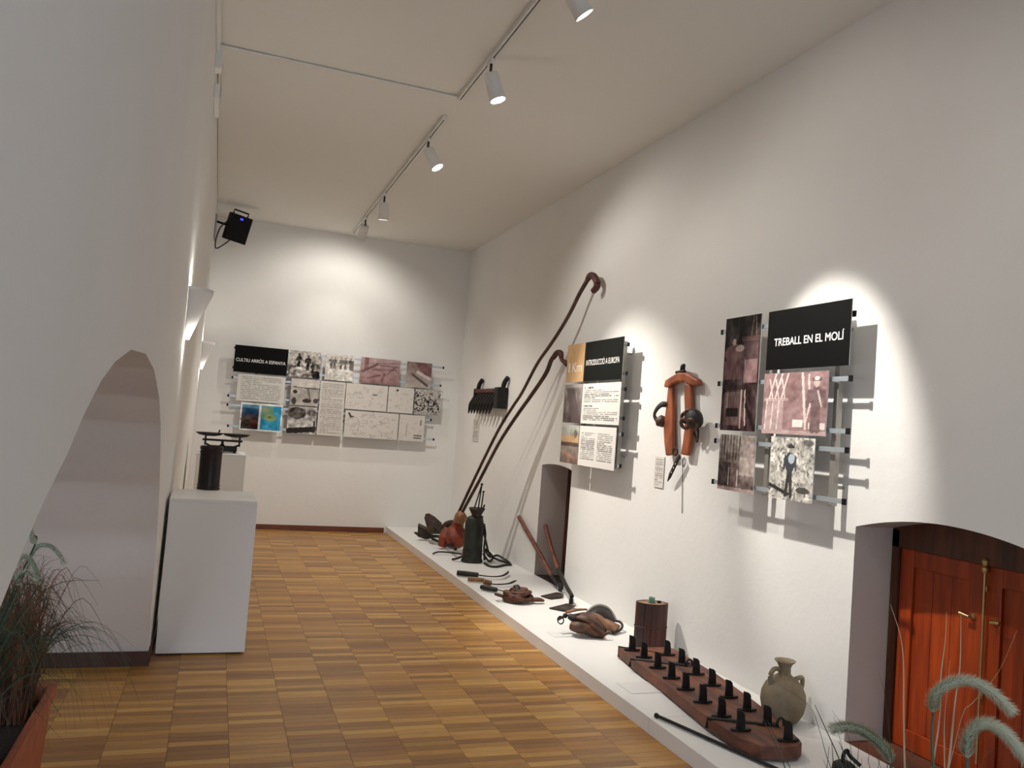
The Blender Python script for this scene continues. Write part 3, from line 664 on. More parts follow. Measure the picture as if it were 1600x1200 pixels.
# wall sconces on the left wall
def sconce(y, label, e):
    z1, z0 = 2.33, 2.0; R = .15; t = thing('wall_sconce', label, 'wall sconce', (xl(z1), y, z0), 'plaster wall sconces')
    mb = MB(); n = 14; vs = []
    for k, (r, z) in enumerate(((R, z1), (R*.96, z1-.04), (R*.55, (z0+z1)/2-.02), (.03, z0))):
        for i in range(n+1):
            w = -math.pi/2+math.pi*i/n; vs.append((xl(z)+.001+r*math.cos(w), y+r*math.sin(w), z))
    fs = [(k*(n+1)+i, k*(n+1)+i+1, (k+1)*(n+1)+i+1, (k+1)*(n+1)+i) for k in range(3) for i in range(n)]
    mb.add(vs, fs, True); o = mb.build('shade', 'sconce', t); md = o.modifiers.new('solid', 'SOLIDIFY'); md.thickness = .006
    MB().lathe((xl(z1)+.05, y, z1-.10), [(.001, -.025), (.018, -.012), (.02, .01), (.001, .03)], 12).build('bulb', 'lens', t)
    for dz, k in ((-.035, 1), (-.36, .35)):
        li = bpy.data.lights.new('sconce_light', 'POINT'); li.energy = e*k; li.color = (1, .96, .9); li.shadow_soft_size = .015
        lo = link(bpy.data.objects.new('sconce_light', li)); lo.location = (xl(z1)+.05, y, z1+dz)
        lo.parent = t; lo.matrix_parent_inverse = Matrix.Translation(-t.location)
sconce(5.75, 'half cone plaster sconce on the left wall above the pedestal', 5)
sconce(10.6, 'half cone plaster sconce on the left wall near the end wall', 3)

# black floodlight in the corner
fl = thing('floodlight', 'black floodlight with blue indicator in the far ceiling corner', 'floodlight', (xl(3.7), 10.7, 3.7))
fc = P(371, 357, 1, 10.65)
ax = Vector((-.35, .9, .25)).normalized(); sx_ = Vector((.9, .35, -.12)).normalized(); up_ = sx_.cross(ax).normalized()
if up_.z < 0: up_ = -up_
def fpt(a, b, c): return fc + sx_*a + up_*b + ax*c
MB().obox(fpt(-.135, -.165, -.05), sx_*.27, up_*.33, ax*.10).build('lamp_housing', 'blackp', fl, bevel=.01)
for i in range(6): MB().obox(fpt(-.11+.04*i, -.14, .0505), sx_*.012, up_*.28, ax*.03).build('cooling_fin', 'blackp', fl)
MB().tube([fpt(-.1, .15, 0), fpt(-.1, .21, 0), fpt(.08, .21, 0), fpt(.08, .15, 0)], .011, 8).build('handle_bracket', 'blackp', fl)
MB().obox(fpt(-.02, .11, -.054), sx_*.035, up_*.022, ax*.003).build('indicator', 'led', fl)
wb = Vector((xl(fc.z), fc.y, fc.z))
MB().box((wb.x+.0005, fc.y-.12, fc.z-.17), (wb.x+.02, fc.y+.12, fc.z+.12)).build('wall_plate', 'upright', fl)
MB().tube([(wb.x+.02, fc.y, fc.z+.05), fpt(-.12, 0, 0)], .014, 8).build('arm', 'blackp', fl)
MB().tube(sm([fpt(-.13, .05, .02), fpt(-.19, -.05, .02), fpt(-.2, -.2, .02), fpt(-.17, -.31, .02), fpt(-.1, -.25, .02), fpt(-.04, -.165, .02)]), .008, 6).build('cable', 'rubber', fl)

# ------------------------------------------------------------------ pedestals on the left
def pedestal(x0, x1, y0, y1, h, label):
    t = thing('display_pedestal', label, 'pedestal', ((x0+x1)/2, (y0+y1)/2, 0), 'white display pedestals')
    MB().box((x0, y0+.003, .012), (x1, y1, h-.02)).build('body', 'white', t, bevel=.002)
    MB().box((x0-.0, y0, h-.02), (x1, y1, h)).build('top', 'white', t, bevel=.002)
    MB().box((x0+.02, y0+.03, 0), (x1-.02, y1-.02, .012)).build('foot', 'darkslot', t)
pedestal(-.23, .305, 5.68, 6.30, .985, 'white box pedestal carrying the dark metal measure')
P2y = 9.0
p2l, p2r = P(304, 740, 1, P2y).x, P(382, 740, 1, P2y).x; p2h = P(345, 709, 1, P2y).z
pedestal(max(p2l, -.235), p2r, P2y, P2y+.55, p2h, 'white box pedestal under the old iron balance')
q = P(325, 766, 2, .985); q = Vector((q.x, q.y+.07, .985))
ms = thing('metal_measure', 'dark cylindrical metal measure on the front pedestal', 'measure', q)
hh = .31
MB().lathe(q, [(.0, 0), (.078, 0), (.080, .008), (.076, .016), (.075, .02), (.075, hh-.03), (.079, hh-.02), (.079, hh-.004), (.074, hh), (.070, hh-.004), (.068, hh-.09), (0, hh-.09)], 36).build('body', 'maroon', ms)
for z in (.03, hh-.045): MB().torus(q+Vector((0, 0, z)), .076, .004, n=32, m=6).build('rim_band', 'blackm', ms)
tag(MB().box((P(378, 768, 2, .985).x-.04, 5.86, .985), (P(395, 768, 2, .985).x, 6.0, .987)).build('caption_sheet', 'paper'), 'small caption sheet lying on the front pedestal', 'caption', 'caption sheets')
# iron balance
bc = Vector((P(346, 708, 1, P2y+.27).x, P2y+.27, p2h)); bal = thing('iron_balance', 'old black iron balance scale with two pans', 'balance scale', bc)
k = Vector
def bp(x, y, z): return bc+Vector((x, y, z))
m_ = MB(); m_.box(bp(-.13, -.07, .012), bp(.15, .07, .07)); m_.build('base', 'blackm', bal, bevel=.01)
for sx in (-.11, .0, .13):
    MB().lathe(bp(sx, 0, 0), [(.022, 0), (.012, .008), (.012, .014)], 10, sy=2).build('foot', 'blackm', bal)
MB().obox(bp(-.2, -.012, .115), (.40, 0, 0), (0, .024, 0), (0, 0, .022)).build('beam', 'blackm', bal, bevel=.004)
for sx in (-.17, .17):
    MB().tube([bp(sx, 0, .07 if sx > 0 else .07), bp(sx, 0, .165)], .010, 8).build('pan_post', 'blackm', bal)
    MB().tube([bp(sx*.65, 0, .06), bp(sx, 0, .085)], .010, 8).build('bracket', 'blackm', bal)
    MB().lathe(bp(sx*.78, 0, .165), [(0, 0), (.05, .001), (.11, .012), (.145, .036), (.138, .034), (.05, .008), (0, .008)], 26).build('pan', 'blackm', bal)
MB().lathe(bp(-.0, 0, .07), [(.03, 0), (.014, .02), (.014, .055)], 12).build('pivot', 'blackm', bal)
MB().tube([bp(-.05, 0, .19), bp(-.035, 0, .235)], .008, 8).build('pointer', 'blackm', bal)

# ------------------------------------------------------------------ wall items on the right wall
# wooden horse collar
hx = XR-.055
def C(px, py, n=.055): return P(px, py, 0, XR-n)
hc = thing('horse_collar', 'wooden horse collar with leather straps hanging on the right wall', 'horse collar', C(1063, 640, 0))
def plate(pts, n0, th, name, m, bev=.012):
    MB().prism([C(*p, n0+th) for p in pts], (th, 0, 0)).build(name, m, hc, bevel=bev)
plate([(1036.2, 605), (1038.5, 594), (1048, 588), (1058, 582), (1070, 582), (1079, 587), (1088.5, 592.5), (1090, 600), (1084, 603), (1076, 601), (1067, 596), (1058, 596), (1050, 600), (1044, 605)], .02, .05, 'yoke_top', 'collarwood')
plate([(1043, 602), (1049.5, 599), (1050, 630), (1050, 660), (1050.5, 690), (1050.4, 711), (1039.2, 712), (1036.8, 690), (1035.8, 665), (1039.5, 640), (1041.5, 620)], .022, .032, 'side_bar', 'collarwood')
plate([(1068.5, 598), (1078, 600), (1079, 630), (1081, 655), (1080, 672), (1077, 692), (1074, 712), (1062.5, 710), (1066, 690), (1068.5, 668), (1069, 645), (1068, 620)], .022, .032, 'side_bar', 'collarwood')
tube = lambda pts, r, n=8, flat=1., up=(0, 0, 1): MB().tube(sm(pts), r, n, flat, up)
tube([C(1041, 632, .06), C(1034, 632, .08), C(1027, 638, .09), C(1022.5, 648, .09), C(1026, 656, .08), C(1033, 658, .06), C(1037, 654, .05)], .022, 8, .3, (1, 0, 0)).build('leather_loop', 'leatherd', hc)
b = MB(); b.lathe(C(1034, 658, .05), [(0, -.05), (.045, -.03), (.05, .02), (0, .05)], 12, axis=(0, .3, 1)); b.build('pad', 'leather', hc)
b = MB(); b.lathe(C(1085, 655, .085), [(0, -.045), (.06, -.035), (.075, 0), (.06, .035), (0, .045)], 14, axis=(1, 0, .2)); b.build('strap_bundle', 'leatherd', hc)
for i, (px, py) in enumerate(((1071, 652), (1077, 648), (1070, 662), (1082, 662))):
    MB().torus(C(px, py, .09+.006*i), .035, .013, nrm=(1, .3, .2*i), n=16, m=6).build('strap_coil', 'leather', hc)
tube([C(1088, 660, .07), C(1091, 675, .06), C(1089, 690, .05), C(1085, 676, .05)], .012, 8, .35, (1, 0, 0)).build('hanging_strap', 'leatherd', hc)
st = MB(); st.tube([C(1062, 712, .05), C(1054, 728, .05), C(1047, 743, .045), C(1043, 752, .04)], [.020, .022, .022, .006], 8, .3, (1, 0, 0)); st.build('tail_strap', 'leatherd', hc)
for q_ in ((1055.5, 725), (1052.5, 731), (1049, 738)): MB().lathe(C(*q_, .0585), [(0, 0), (.006, .001), (0, .002)], 8, axis=(-1, 0, 0)).build('eyelet', 'letter', hc)
MB().torus(C(1055, 706, .05), .026, .006, nrm=(1, .2, 0), n=16, m=6).build('buckle', 'blackm', hc)
hk = MB(); hk.tube(sm([C(1065, 585, .016), C(1065, 578, .025), C(1066, 572, .06), C(1069, 571, .07), C(1068, 577, .07)]), .012, 8); hk.tube([C(1057, 582, .05), C(1070, 580, .05)], .012, 8); hk.build('hanging_hook', 'blackm', hc)
tag(MB().tube([C(1066.5, 716, .01), C(1066, 760, .006), C(1065.5, 802, .006)], .0025, 5).build('thin_cord', 'rubber'), 'thin dark cord hanging below the horse collar', 'cord')
def caption_wall(p0, p1, label, n=6, seed=3):
    a, b = C(*p0, 0), C(*p1, 0); c = Canvas(30, 50, (214, 210, 204)); c.text(.1, .06, .9, .94, 12, (150, 146, 142), seed)
    r = thing('wall_caption', label, 'caption', (XR, (a.y+b.y)/2, b.z)); panel(r, FR_R, a.y, b.y, b.z, a.z, c, 'caption_sheet', n=.008, th=.006)
caption_wall((1025.5, 713), (1036.5, 763), 'white caption card beside the horse collar')
caption_wall((741, 655), (747, 690), 'pale caption card under the toothed seeder', seed=8)
# toothed wooden roller on the wall
def S(px, py, n=.05): return P(px, py, 0, XR-n)
sd = thing('toothed_roller', 'dark wooden rice tool with a row of long teeth on the wall', 'rice tool', S(758, 625, 0))
A_, B_ = S(742, 612, .1), S(779, 612, .1)
zt_, zb_ = S(760, 610, .1).z, S(760, 638, .1).z
MB().box((XR-.11, B_.y+.05, zt_-.03), (XR-.02, A_.y-.02, zt_+.02)).build('top_beam', 'gripwood', sd, bevel=.01)
MB().box((XR-.10, B_.y+.05, zb_+.02), (XR-.03, A_.y-.02, zb_+.08)).build('lower_beam', 'leatherd', sd, bevel=.01)
for i in range(8):
    y = A_.y-.02-(A_.y-B_.y-.1)*i/7
    b = MB(); b.tube(sm([(XR-.06, y-.02, zt_+.02), (XR-.10, y+.03, (zt_+zb_)/2), (XR-.12, y+.09, zb_+.04), (XR-.12, y+.17, zb_-.07)]), lerpl([.022, .032, .032, .006], 16), 8); b.build('tooth', 'blackm', sd)
b = MB(); b.box((XR-.14, B_.y-.09, zb_), (XR-.01, B_.y+.06, zt_+.03)); b.build('end_plate', 'blackm', sd, bevel=.012)
b = MB(); b.box((XR-.12, A_.y-.04, zb_+.06), (XR-.01, A_.y+.0, zt_+.03)); b.build('end_plate', 'blackm', sd, bevel=.01)
for yy in (B_.y-.03, A_.y+.0):
    MB().tube(sm([(XR-.06, yy, zt_+.0), (XR-.05, yy-.02, zt_+.09), (XR-.03, yy-.07, zt_+.15)]), .028, 8).build('hanging_lug', 'blackm', sd)

# ------------------------------------------------------------------ ploughs with long poles
def plough_pole(pts, base_y, root, rad, grip_pts, grip_r, top_n):
    T = P(*pts[-1], 0, XR-top_n); B0 = P(*pts[0], 1, base_y)
    w = [PV(*p, B0, T) for p in pts[:-1]] + [T]
    o = MB().tube(sm(w, 4), lerpl(rad, (len(w)-1)*4+1), 10).build('pole', 'polewood', root)
    g = [PV(*p, B0, T) for p in grip_pts]
    MB().tube(sm(g, 5), lerpl(grip_r, (len(g)-1)*5+1), 10).build('hand_grip', 'gripwood', root)
    return B0
Lp = thing('plough', 'plough with the longer pole, curled grip and large dark mouldboard', 'plough', G(692, 856), 'two long handled ploughs')
polA = [(708, 818), (717, 800), (750, 730), (779, 671.6), (801.5, 635), (816, 613), (839, 569), (857, 543), (875, 516), (891.5, 487.5), (905, 460), (918.5, 436.5)]
plough_pole(polA, 9.55, Lp, [.019, .0165, .016, .016, .017, .018, .021], [(917, 439), (922, 431), (928, 432), (933, 441), (932, 449), (927, 455)], [.021, .032, .034, .034, .032, .029], .10)
def Y(px, py, y): return P(px, py, 1, y)
mbp = [(665.3, 803), (663, 810), (666.7, 823), (668.7, 833), (678, 834.5), (688, 834.7), (692, 826), (690, 817), (680, 808), (671, 802.5)]
b = MB(); n = len(mbp); fr = [Y(*p, 9.95+.14*((p[0]-678)/14)**2-.1*(p[1]-820)/16) for p in mbp]; cen = Y(678, 821, 9.90)
bk = [p+Vector((.006, .03, 0)) for p in fr]; vs = fr+[cen]+bk+[cen+Vector((.006, .03, 0))]
fs = [(i, (i+1) % n, n) for i in range(n)] + [((i+1) % n+n+1, i+n+1, 2*n+1) for i in range(n)] + [(i, i+n+1, (i+1) % n+n+1, (i+1) % n) for i in range(n)]
b.add(vs, fs); b.build('mouldboard', 'rust', Lp)
b = MB(); b.tube(sm([Y(690.5, 854, 9.6), Y(694, 843, 9.6), Y(699, 832, 9.65), Y(704, 822, 9.7)]), lerpl([.05, .07, .075, .05], 16), 12); b.build('plough_body', 'redwood', Lp)
b = MB(); b.tube(sm([Y(692, 826, 9.8), Y(698, 821, 9.7), Y(705, 818, 9.6), Y(709, 817, 9.55)]), lerpl([.03, .05, .045, .03], 16), 10); b.build('iron_collar', 'rust', Lp)
b = MB(); b.tube(sm([Y(672, 838, 10.0), Y(682, 838, 9.9), Y(694, 840, 9.7)]), .02, 8); b.build('sole_bar', 'blackm', Lp)
Sp = thing('plough', 'plough with the shorter pole, red painted body and small share', 'plough', G(716, 858), 'two long handled ploughs')
polB = [(717, 812), (722.5, 800), (750, 749), (779, 693.6), (805, 653), (831, 616.5), (853, 583.5), (862, 561.5), (871, 552)]
plough_pole(polB, 9.35, Sp, [.019, .018, .018, .020, .022, .023], [(864, 560), (870, 552), (876, 552), (878, 562), (884, 567), (886, 570)], [.023, .03, .03, .02, .027, .024], .12)
b = MB(); b.tube(sm([Y(716.5, 855, 9.3), Y(713, 842, 9.35), Y(714, 828, 9.4), Y(718, 812, 9.4), Y(723, 802, 9.4)]), lerpl([.06, .13, .12, .08, .05], 21), 12, flat=.7); b.build('plough_body', 'redwood', Sp)
b = MB(); b.tube(sm([Y(716, 818, 9.3), Y(720, 808, 9.3), Y(726, 803, 9.3)]), lerpl([.06, .075, .05], 11), 10); b.build('worn_head', 'tanwood', Sp)
sh = [(653, 821.5), (652.5, 838.5), (665, 843), (676.5, 841), (674, 835), (664, 826.5)]
b = MB(); b.prism([Y(*p, 10.20) for p in sh], (.03, .10, .02)); b.tube([Y(653, 834, 10.20), Y(647, 832, 10.20)], [.025, .008], 8); b.build('share', 'rust', Sp)
b = MB(); b.tube([G(676, 842, .04), G(692, 849, .05), G(712, 858, .09)], .018, 8); b.build('draft_bar', 'blackm', Sp)
b = MB(); b.tube(sm([Y(697, 852, 9.3), Y(706, 848, 9.3), Y(714, 846, 9.3)]), .012, 6); b.build('link', 'blackm', Sp)

# ------------------------------------------------------------------ knapsack sprayer
c0 = G(741, 881); c0.y += .10
sp = thing('knapsack_sprayer', 'dark green metal knapsack sprayer with funnel top and rubber straps', 'sprayer', c0)
def sp_(x, y, z): return c0+Vector((x, y, z))
MB().lathe(c0, [(0, 0), (.105, 0), (.118, .01), (.118, .03), (.108, .04), (.108, .12), (.112, .125), (.112, .13), (.106, .14), (.104, .42), (.088, .48), (.06, .50), (.0, .50)], 28, sx=1.02, sy=.8).build('tank', 'tank', sp)
MB().lathe(sp_(.03, .02, 0), [(.066, .40), (.068, .50), (.062, .508), (0, .508)], 20).build('pump_cylinder', 'tank', sp)
MB().lathe(sp_(.015, 0, 0), [(.05, .495), (.055, .52), (.086, .575), (.088, .592), (.082, .59), (.05, .53), (0, .53)], 24).build('funnel', 'rust', sp)
tp = sp_(.05, 0, .85)
for x in (-.03, .025): MB().tube([sp_(x, 0, .53), tp], .0075, 6).build('pump_rod', 'blackm', sp)
MB().tube([sp_(.06, 0, .53), sp_(.075, 0, .77)], .0075, 6).build('pump_rod', 'blackm', sp)
MB().lathe(sp_(.075, 0, .77), [(0, -.012), (.018, 0), (0, .014)], 10).build('rod_knob', 'blackm', sp)
MB().lathe(tp, [(0, -.02), (.018, 0), (0, .02)], 10).build('rod_joint', 'blackm', sp)
MB().tube([sp_(.075, 0, .56), sp_(.10, 0, .63)], .009, 6).build('valve_lever', 'blackm', sp)
for pts in ([sp_(.11, 0, .42), sp_(.135, .0, .30), sp_(.125, -.02, .16), sp_(.13, -.05, .03)],
            [sp_(.11, .02, .36), sp_(.155, .02, .22), sp_(.19, -.02, .10), G(776, 874, .02), G(796, 880, .015), G(798, 883, .012)],
            [sp_(.13, -.02, .15), G(765, 870, .03), G(778, 868, .025), G(796, 879, .022)],
            [G(757, 880, .012), G(765, 884.5, .012), G(776, 885.5, .012), G(788, 883, .012), G(797, 882, .012)],
            [sp_(.12, -.02, .10), G(764, 877, .024), G(770, 870, .04), sp_(.16, .02, .14)]):
    MB().tube(sm(pts), .012, 7).build('strap', 'rubber', sp)
MB().tube(sm([G(677, 865, .015), G(685, 862.5, .03), G(700, 863, .03), G(722, 866, .03)]), .009, 7).build('spray_lance', 'blackm', sp)
MB().lathe(G(677, 865, .012), [(0, -.01), (.014, 0), (0, .012)], 10).build('nozzle', 'blackm', sp)
MB().tube(sm([G(724, 868, .05), G(716, 872, .04), G(707, 874, .012)]), .012, 7).build('tap', 'blackm', sp)

# ------------------------------------------------------------------ sickles, bundle, hoes
def sickle(label, hand, blade, m, hr, br, ferrule=None):
    t = thing('sickle', label, 'sickle', G(*hand[0]), 'small curved sickles in a row')
    o = .006
    MB().tube([G(*p, hr+o) for p in hand], lerpl([hr*.95, hr, hr*.9], len(hand)), 10).build('handle', m, t)
    MB().tube(sm([G(*p, .02+.004*i) for i, p in enumerate(blade)], 4), lerpl([br, br, br*1.1, br*1.5, br*.5], (len(blade)-1)*4+1), 8, flat=.6).build('blade', 'rust', t)
    if ferrule:
        a, b = G(*ferrule[0], .026), G(*ferrule[1], .026)
        for i in range(5): MB().torus(a.lerp(b, i/4), .018, .006, nrm=(b-a), n=14, m=6).build('ferrule_coil', 'tanwood', t)
sickle('sickle with a thick black handle beside the sprayer', [(714, 895), (725, 896), (747, 898.5)], [(747, 898.5), (758, 900), (772, 901), (785, 899.5), (793, 895), (794, 892)], 'leatherd', .026, .010)
sickle('sickle with a tan wooden handle and coiled ferrule', [(731, 905), (742, 905.5), (756, 907)], [(756, 909), (768, 912.5), (782, 913), (796, 911.5), (803, 908.5), (807, 907)], 'tanwood', .020, .010, ((757, 909), (766, 911)))
sickle('sickle with a short black handle next to the leather bundle', [(752, 917), (763, 919.5), (776, 922)], [(776, 921), (788, 924), (800, 925), (812, 924), (818, 921.5)], 'leatherd', .022, .008)
bd = thing('strap_bundle', 'coiled bundle of red brown leather straps on the plinth', 'strap bundle', G(808, 942))
cb = G(808, 940)
for i in range(12):
    a = random.uniform(0, 6.28); rx = random.uniform(.07, .15); ry = random.uniform(.04, .10); zz = .022+.0075*i
    ctr = cb+Vector((random.uniform(-.04, .04), random.uniform(-.04, .04), zz))
    sh_ = 1-.035*i
    pts = [ctr+Vector((rx*sh_*math.cos(w), ry*sh_*math.sin(w)*1.3, .006*math.sin(2*w+a))) for w in np.linspace(a, a+5.2, 12)]
    MB().tube(sm(pts, 3), .024 if i % 2 else .02, 8, .75).build('leather_strap', 'rope', bd)
MB().tube(sm([cb+Vector((-.03, -.1, .03)), cb+Vector((-.02, -.02, .14)), cb+Vector((-.01, .08, .05))]), .024, 8, .5).build('binding', 'leatherd', bd)
MB().tube(sm([cb+Vector((.09, -.06, .03)), cb+Vector((.16, -.08, .035)), cb+Vector((.22, -.06, .022))]), lerpl([.026, .028, .016], 11), 8, .7).build('loose_end', 'rope', bd)
MB().torus(cb+Vector((-.16, .02, .05)), .035, .012, nrm=(.3, .2, 1), n=16, m=7).build('loop', 'rope', bd)

def hoe(label, handle, neck, head, hr, base):
    t = thing('hoe', label, 'hoe', base, 'hoes leaning by the narrow door')
    MB().tube(sm(handle, 4), lerpl([hr*.85, hr, hr*1.05], (len(handle)-1)*4+1), 10).build('handle', 'handlewood', t)
    MB().tube(sm(neck, 4), lerpl([.02, .018, .02], (len(neck)-1)*4+1), 8).build('neck', 'blackm', t)
    MB().prism(head, (0, 0, .008)).build('blade', 'rust', t)
h1 = G(875, 926); top1 = P(811, 808, 0, XR-.03)
j1 = PV(862, 900, Vector((h1.x, h1.y, 0)), top1)
hoe('hoe with the longer handle leaning on the wall past the narrow door', [j1, PV(844, 866, h1, top1), top1], [j1, PV(871, 912, h1, top1), h1+Vector((0, 0, .07)), h1+Vector((-.005, -.01, .012))],
    [G(845, 932, .004), G(870, 926.5, .012), G(881, 929.5, .012), G(879, 933, .012), G(861, 936.5, .004)], .022, h1)
h2 = G(892, 946); top2 = P(852.5, 822, 1, D1[1]-.03)
j2 = PV(872, 889, Vector((h2.x, h2.y, 0)), top2)
hoe('hoe with a bent iron neck leaning inside the narrow door recess', [j2, PV(860, 852, h2, top2), top2], [j2, PV(884, 914, h2, top2), PV(893, 930, h2, top2), h2+Vector((0, 0, .07)), h2+Vector((-.005, -.01, .012))],
    [G(858, 951, .004), G(886, 944, .012), G(899, 948, .012), G(884, 954.5, .012)], .021, h2)

# ------------------------------------------------------------------ pack saddle
s0 = G(928, 984); s0.z = HP
sa = thing('pack_saddle', 'leather harness saddle with curved cantle and iron ring', 'saddle', s0)
sy = 5.78
def SS(px, py, dy=0): return P(px, py, 1, sy+dy)
def ribbon(name, m, L1, L2, th=.012, k=5):
    a, b = sm(L1, k), sm(L2, k); n = len(a); mb = MB()
    mb.add(a+b, [(i, i+1, n+i+1, n+i) for i in range(n-1)], True); o = mb.build(name, m, sa)
    md = o.modifiers.new('s', 'SOLIDIFY'); md.thickness = th; md.offset = 0; return o
ribbon('cantle', 'leatherd', [SS(918, 957, .2), SS(926, 950, .22), SS(937, 947, .22), SS(949, 951, .22), SS(957, 960, .2), SS(962, 970, .15)], [SS(919, 962, .10), SS(926, 960, .08), SS(934, 962, .07), SS(943, 967, .06), SS(950, 972, .05), SS(957, 976, .04)], .016)
b = MB(); b.tube(sm([SS(918, 956, .2), SS(926, 949, .22), SS(937, 946, .22), SS(949, 950, .22), SS(957, 959, .2), SS(962, 970, .15)]), .013, 8); b.build('cantle_rim', 'upright', sa)
ribbon('seat', 'leatherl', [SS(919, 961, .11), SS(927, 959, .09), SS(936, 962, .08), SS(946, 968, .07), SS(957, 973, .05), SS(969, 979, .0)], [SS(910, 962, -.02), SS(922, 964, -.05), SS(936, 970, -.05), SS(944, 979, -.06), SS(955, 985, -.08), SS(961, 987, -.1)], .02)
ribbon('pommel', 'leather', [SS(910, 959, .0), SS(920, 958, .0), SS(931, 963, .0), SS(940, 973, -.02), SS(944, 983, -.04)], [SS(900, 966, -.1), SS(913, 970, -.14), SS(925, 976, -.16), SS(935, 984, -.16), SS(940, 990, -.16)], .02)
b = MB(); b.tube(sm([SS(893, 978, -.08), SS(904, 980, -.12), SS(916, 982, -.14), SS(930, 988, -.16), SS(942, 992, -.16)]), lerpl([.04, .055, .05, .045, .03], 21), 10, .8); b.build('padding_roll', 'leather', sa)
b = MB(); b.tube(sm([SS(888, 962, -.02), SS(900, 968, -.04), SS(914, 973, .0), SS(926, 979, .0), SS(944, 984, .02)]), lerpl([.025, .05, .055, .05, .03], 21), 12, .7); b.build('underside_pad', 'leatherd', sa)
ribbon('front_flap', 'rope', [SS(924, 972, -.14), SS(932, 979, -.18), SS(944, 988, -.2), SS(952, 985, -.2)], [SS(921, 976, -.16), SS(930, 985, -.2), SS(941, 992, -.22), SS(950, 991, -.22)], .014)
b = MB(); b.tube(sm([SS(961, 970, .1), SS(969, 972, .05), SS(972.5, 978, 0), SS(968, 985, -.05), SS(957, 989, -.1)]), .010, 7); b.build('girth_cord', 'leatherd', sa)
b = MB(); b.tube(sm([SS(912, 958, .0), SS(897, 961, .0), SS(884, 962, .0), SS(872, 968, -.02)]), .014, 8, .6); b.build('strap', 'leatherd', sa)
b = MB(); b.lathe(SS(883, 962, 0), [(0, -.02), (.018, -.01), (.018, .01), (0, .02)], 10, axis=(1, 0, 0)); b.build('buckle', 'blackm', sa)
MB().torus(SS(876, 969, -.02), .027, .005, nrm=(.2, -1, .35), n=22, m=6).build('iron_ring', 'blackm', sa)
b = MB(); b.tube(sm([SS(885, 957, .12), SS(900, 953, .14), SS(916, 952, .18)]), lerpl([.02, .02, .014], 11), 8, .5); b.build('pale_strap', 'tanwood', sa)

# ------------------------------------------------------------------ wooden canteen with glass
kc = G(1019, 1016); kc = Vector((3.07, kc.y+.06, HP))
kg = thing('wooden_keg', 'dark red wooden lens shaped keg standing by the wall', 'keg', kc)
KW, KD, KH = .118, .085, .325
def lens(t): # t in 0..1 around
    w = 2*math.pi*t; x = math.cos(w); y = math.sin(w); return Vector((KW*(abs(x)**1.15)*(1 if x > 0 else -1), KD*y*abs(y)**.12 if abs(y) > 0 else 0, 0))
R_ = Matrix.Rotation(math.radians(-14), 3, 'Z')
ns = 14
for i in range(ns):
    a = [lens((i+j/3+.02*(1 if j == 0 else -1 if j == 3 else 0))/ns) for j in range(4)]
    poly = [kc+R_ @ p for p in a] + [kc+R_ @ (p*.86) for p in reversed(a)]
    MB().prism(poly, (0, 0, KH)).build('stave', 'stave', kg)
pts = [kc+R_ @ (lens(i/40)*.99) for i in range(40)]
MB().prism([p+Vector((0, 0, KH-.012)) for p in [kc+R_ @ (lens(i/40)*.9) for i in range(40)]], (0, 0, .010)).build('lid', 'stavelid', kg)
for z in (.155,):
    MB().tube([kc+R_ @ (lens(i/40)*1.01)+Vector((0, 0, z)) for i in range(41)], .004, 6, caps=False).build('hoop', 'stave', kg)
MB().lathe(kc+R_ @ Vector((.05, .0, KH-.002)), [(.014, 0), (.016, .014), (0, .016)], 12).build('bung', 'blackp', kg)
gq = kc+R_ @ Vector((-.005, -.005, KH-.001))
tag(MB().lathe(gq, [(0, 0), (.024, 0), (.026, .006), (.022, .03), (.022, .038), (.019, .038), (.018, .01), (0, .009)], 18).build('glass_cup', 'glass'), 'small green glass cup standing on the wooden keg', 'glass cup')

# ------------------------------------------------------------------ threshing board with iron blades
ZB = HP+.075
def T_(px, py, dz=0): return P(px, py, 2, ZB+dz)
far_l, far_r = T_(963, 1012), T_(1052, 1014); near_l, near_r = T_(1148, 1164), T_(1251, 1162)
lef = [T_(*p) for p in ((966, 1010), (993, 1033), (1034, 1063), (1106, 1121), (1158, 1154))]
rig = [T_(*p) for p in ((1052, 1013), (1074, 1026), (1120, 1053), (1180, 1096), (1225, 1132), (1250, 1156))]
tbd = thing('threshing_board', 'long wooden threshing board set with rows of black iron blades', 'threshing board', Vector(((lef[0].x+rig[-1].x)/2, (lef[0].y+rig[-1].y)/2, HP)))
outl = [T_(966, 1011), T_(1010, 1011), T_(1040, 1011)] + rig + [T_(1253, 1161), T_(1246, 1166), T_(1225, 1168), T_(1190, 1165)] + list(reversed(lef))
ctr = sum(outl, Vector())/len(outl)
MB().prism([Vector((p.x, p.y, HP+.012)) for p in outl], (0, 0, ZB-HP-.012)).build('plank', 'board', tbd, bevel=.012)
MB().prism([Vector((ctr.x+(p.x-ctr.x)*.93, ctr.y+(p.y-ctr.y)*.95, HP+.0005)) for p in outl], (0, 0, .013)).build('underside', 'leatherd', tbd)
BL = [(190,465),(265,510),(410,495),(350,575),(500,550),(437,640),(590,615),(525,710),(690,685),(632,790),(795,760),(750,880),(908,840),(1035,930),(868,965),(1165,1030)]
axd = (near_r-far_r); axd.z = 0; axd.normalize()
acr = Vector((-axd.y, axd.x, 0))
if acr.x < 0: acr = -acr
def blade_mesh():
    mb = MB(); prof = [(-.024, 0), (.024, 0), (.020, .05), (.016, .078), (.006, .09), (-.024, .098), (-.022, .05)]
    mb.prism([Vector((x, -.005, z)) for x, z in prof], (0, .010, 0)); return mb.mesh('iron_blade')
bme = blade_mesh(); bme.materials.append(M['blackm'])
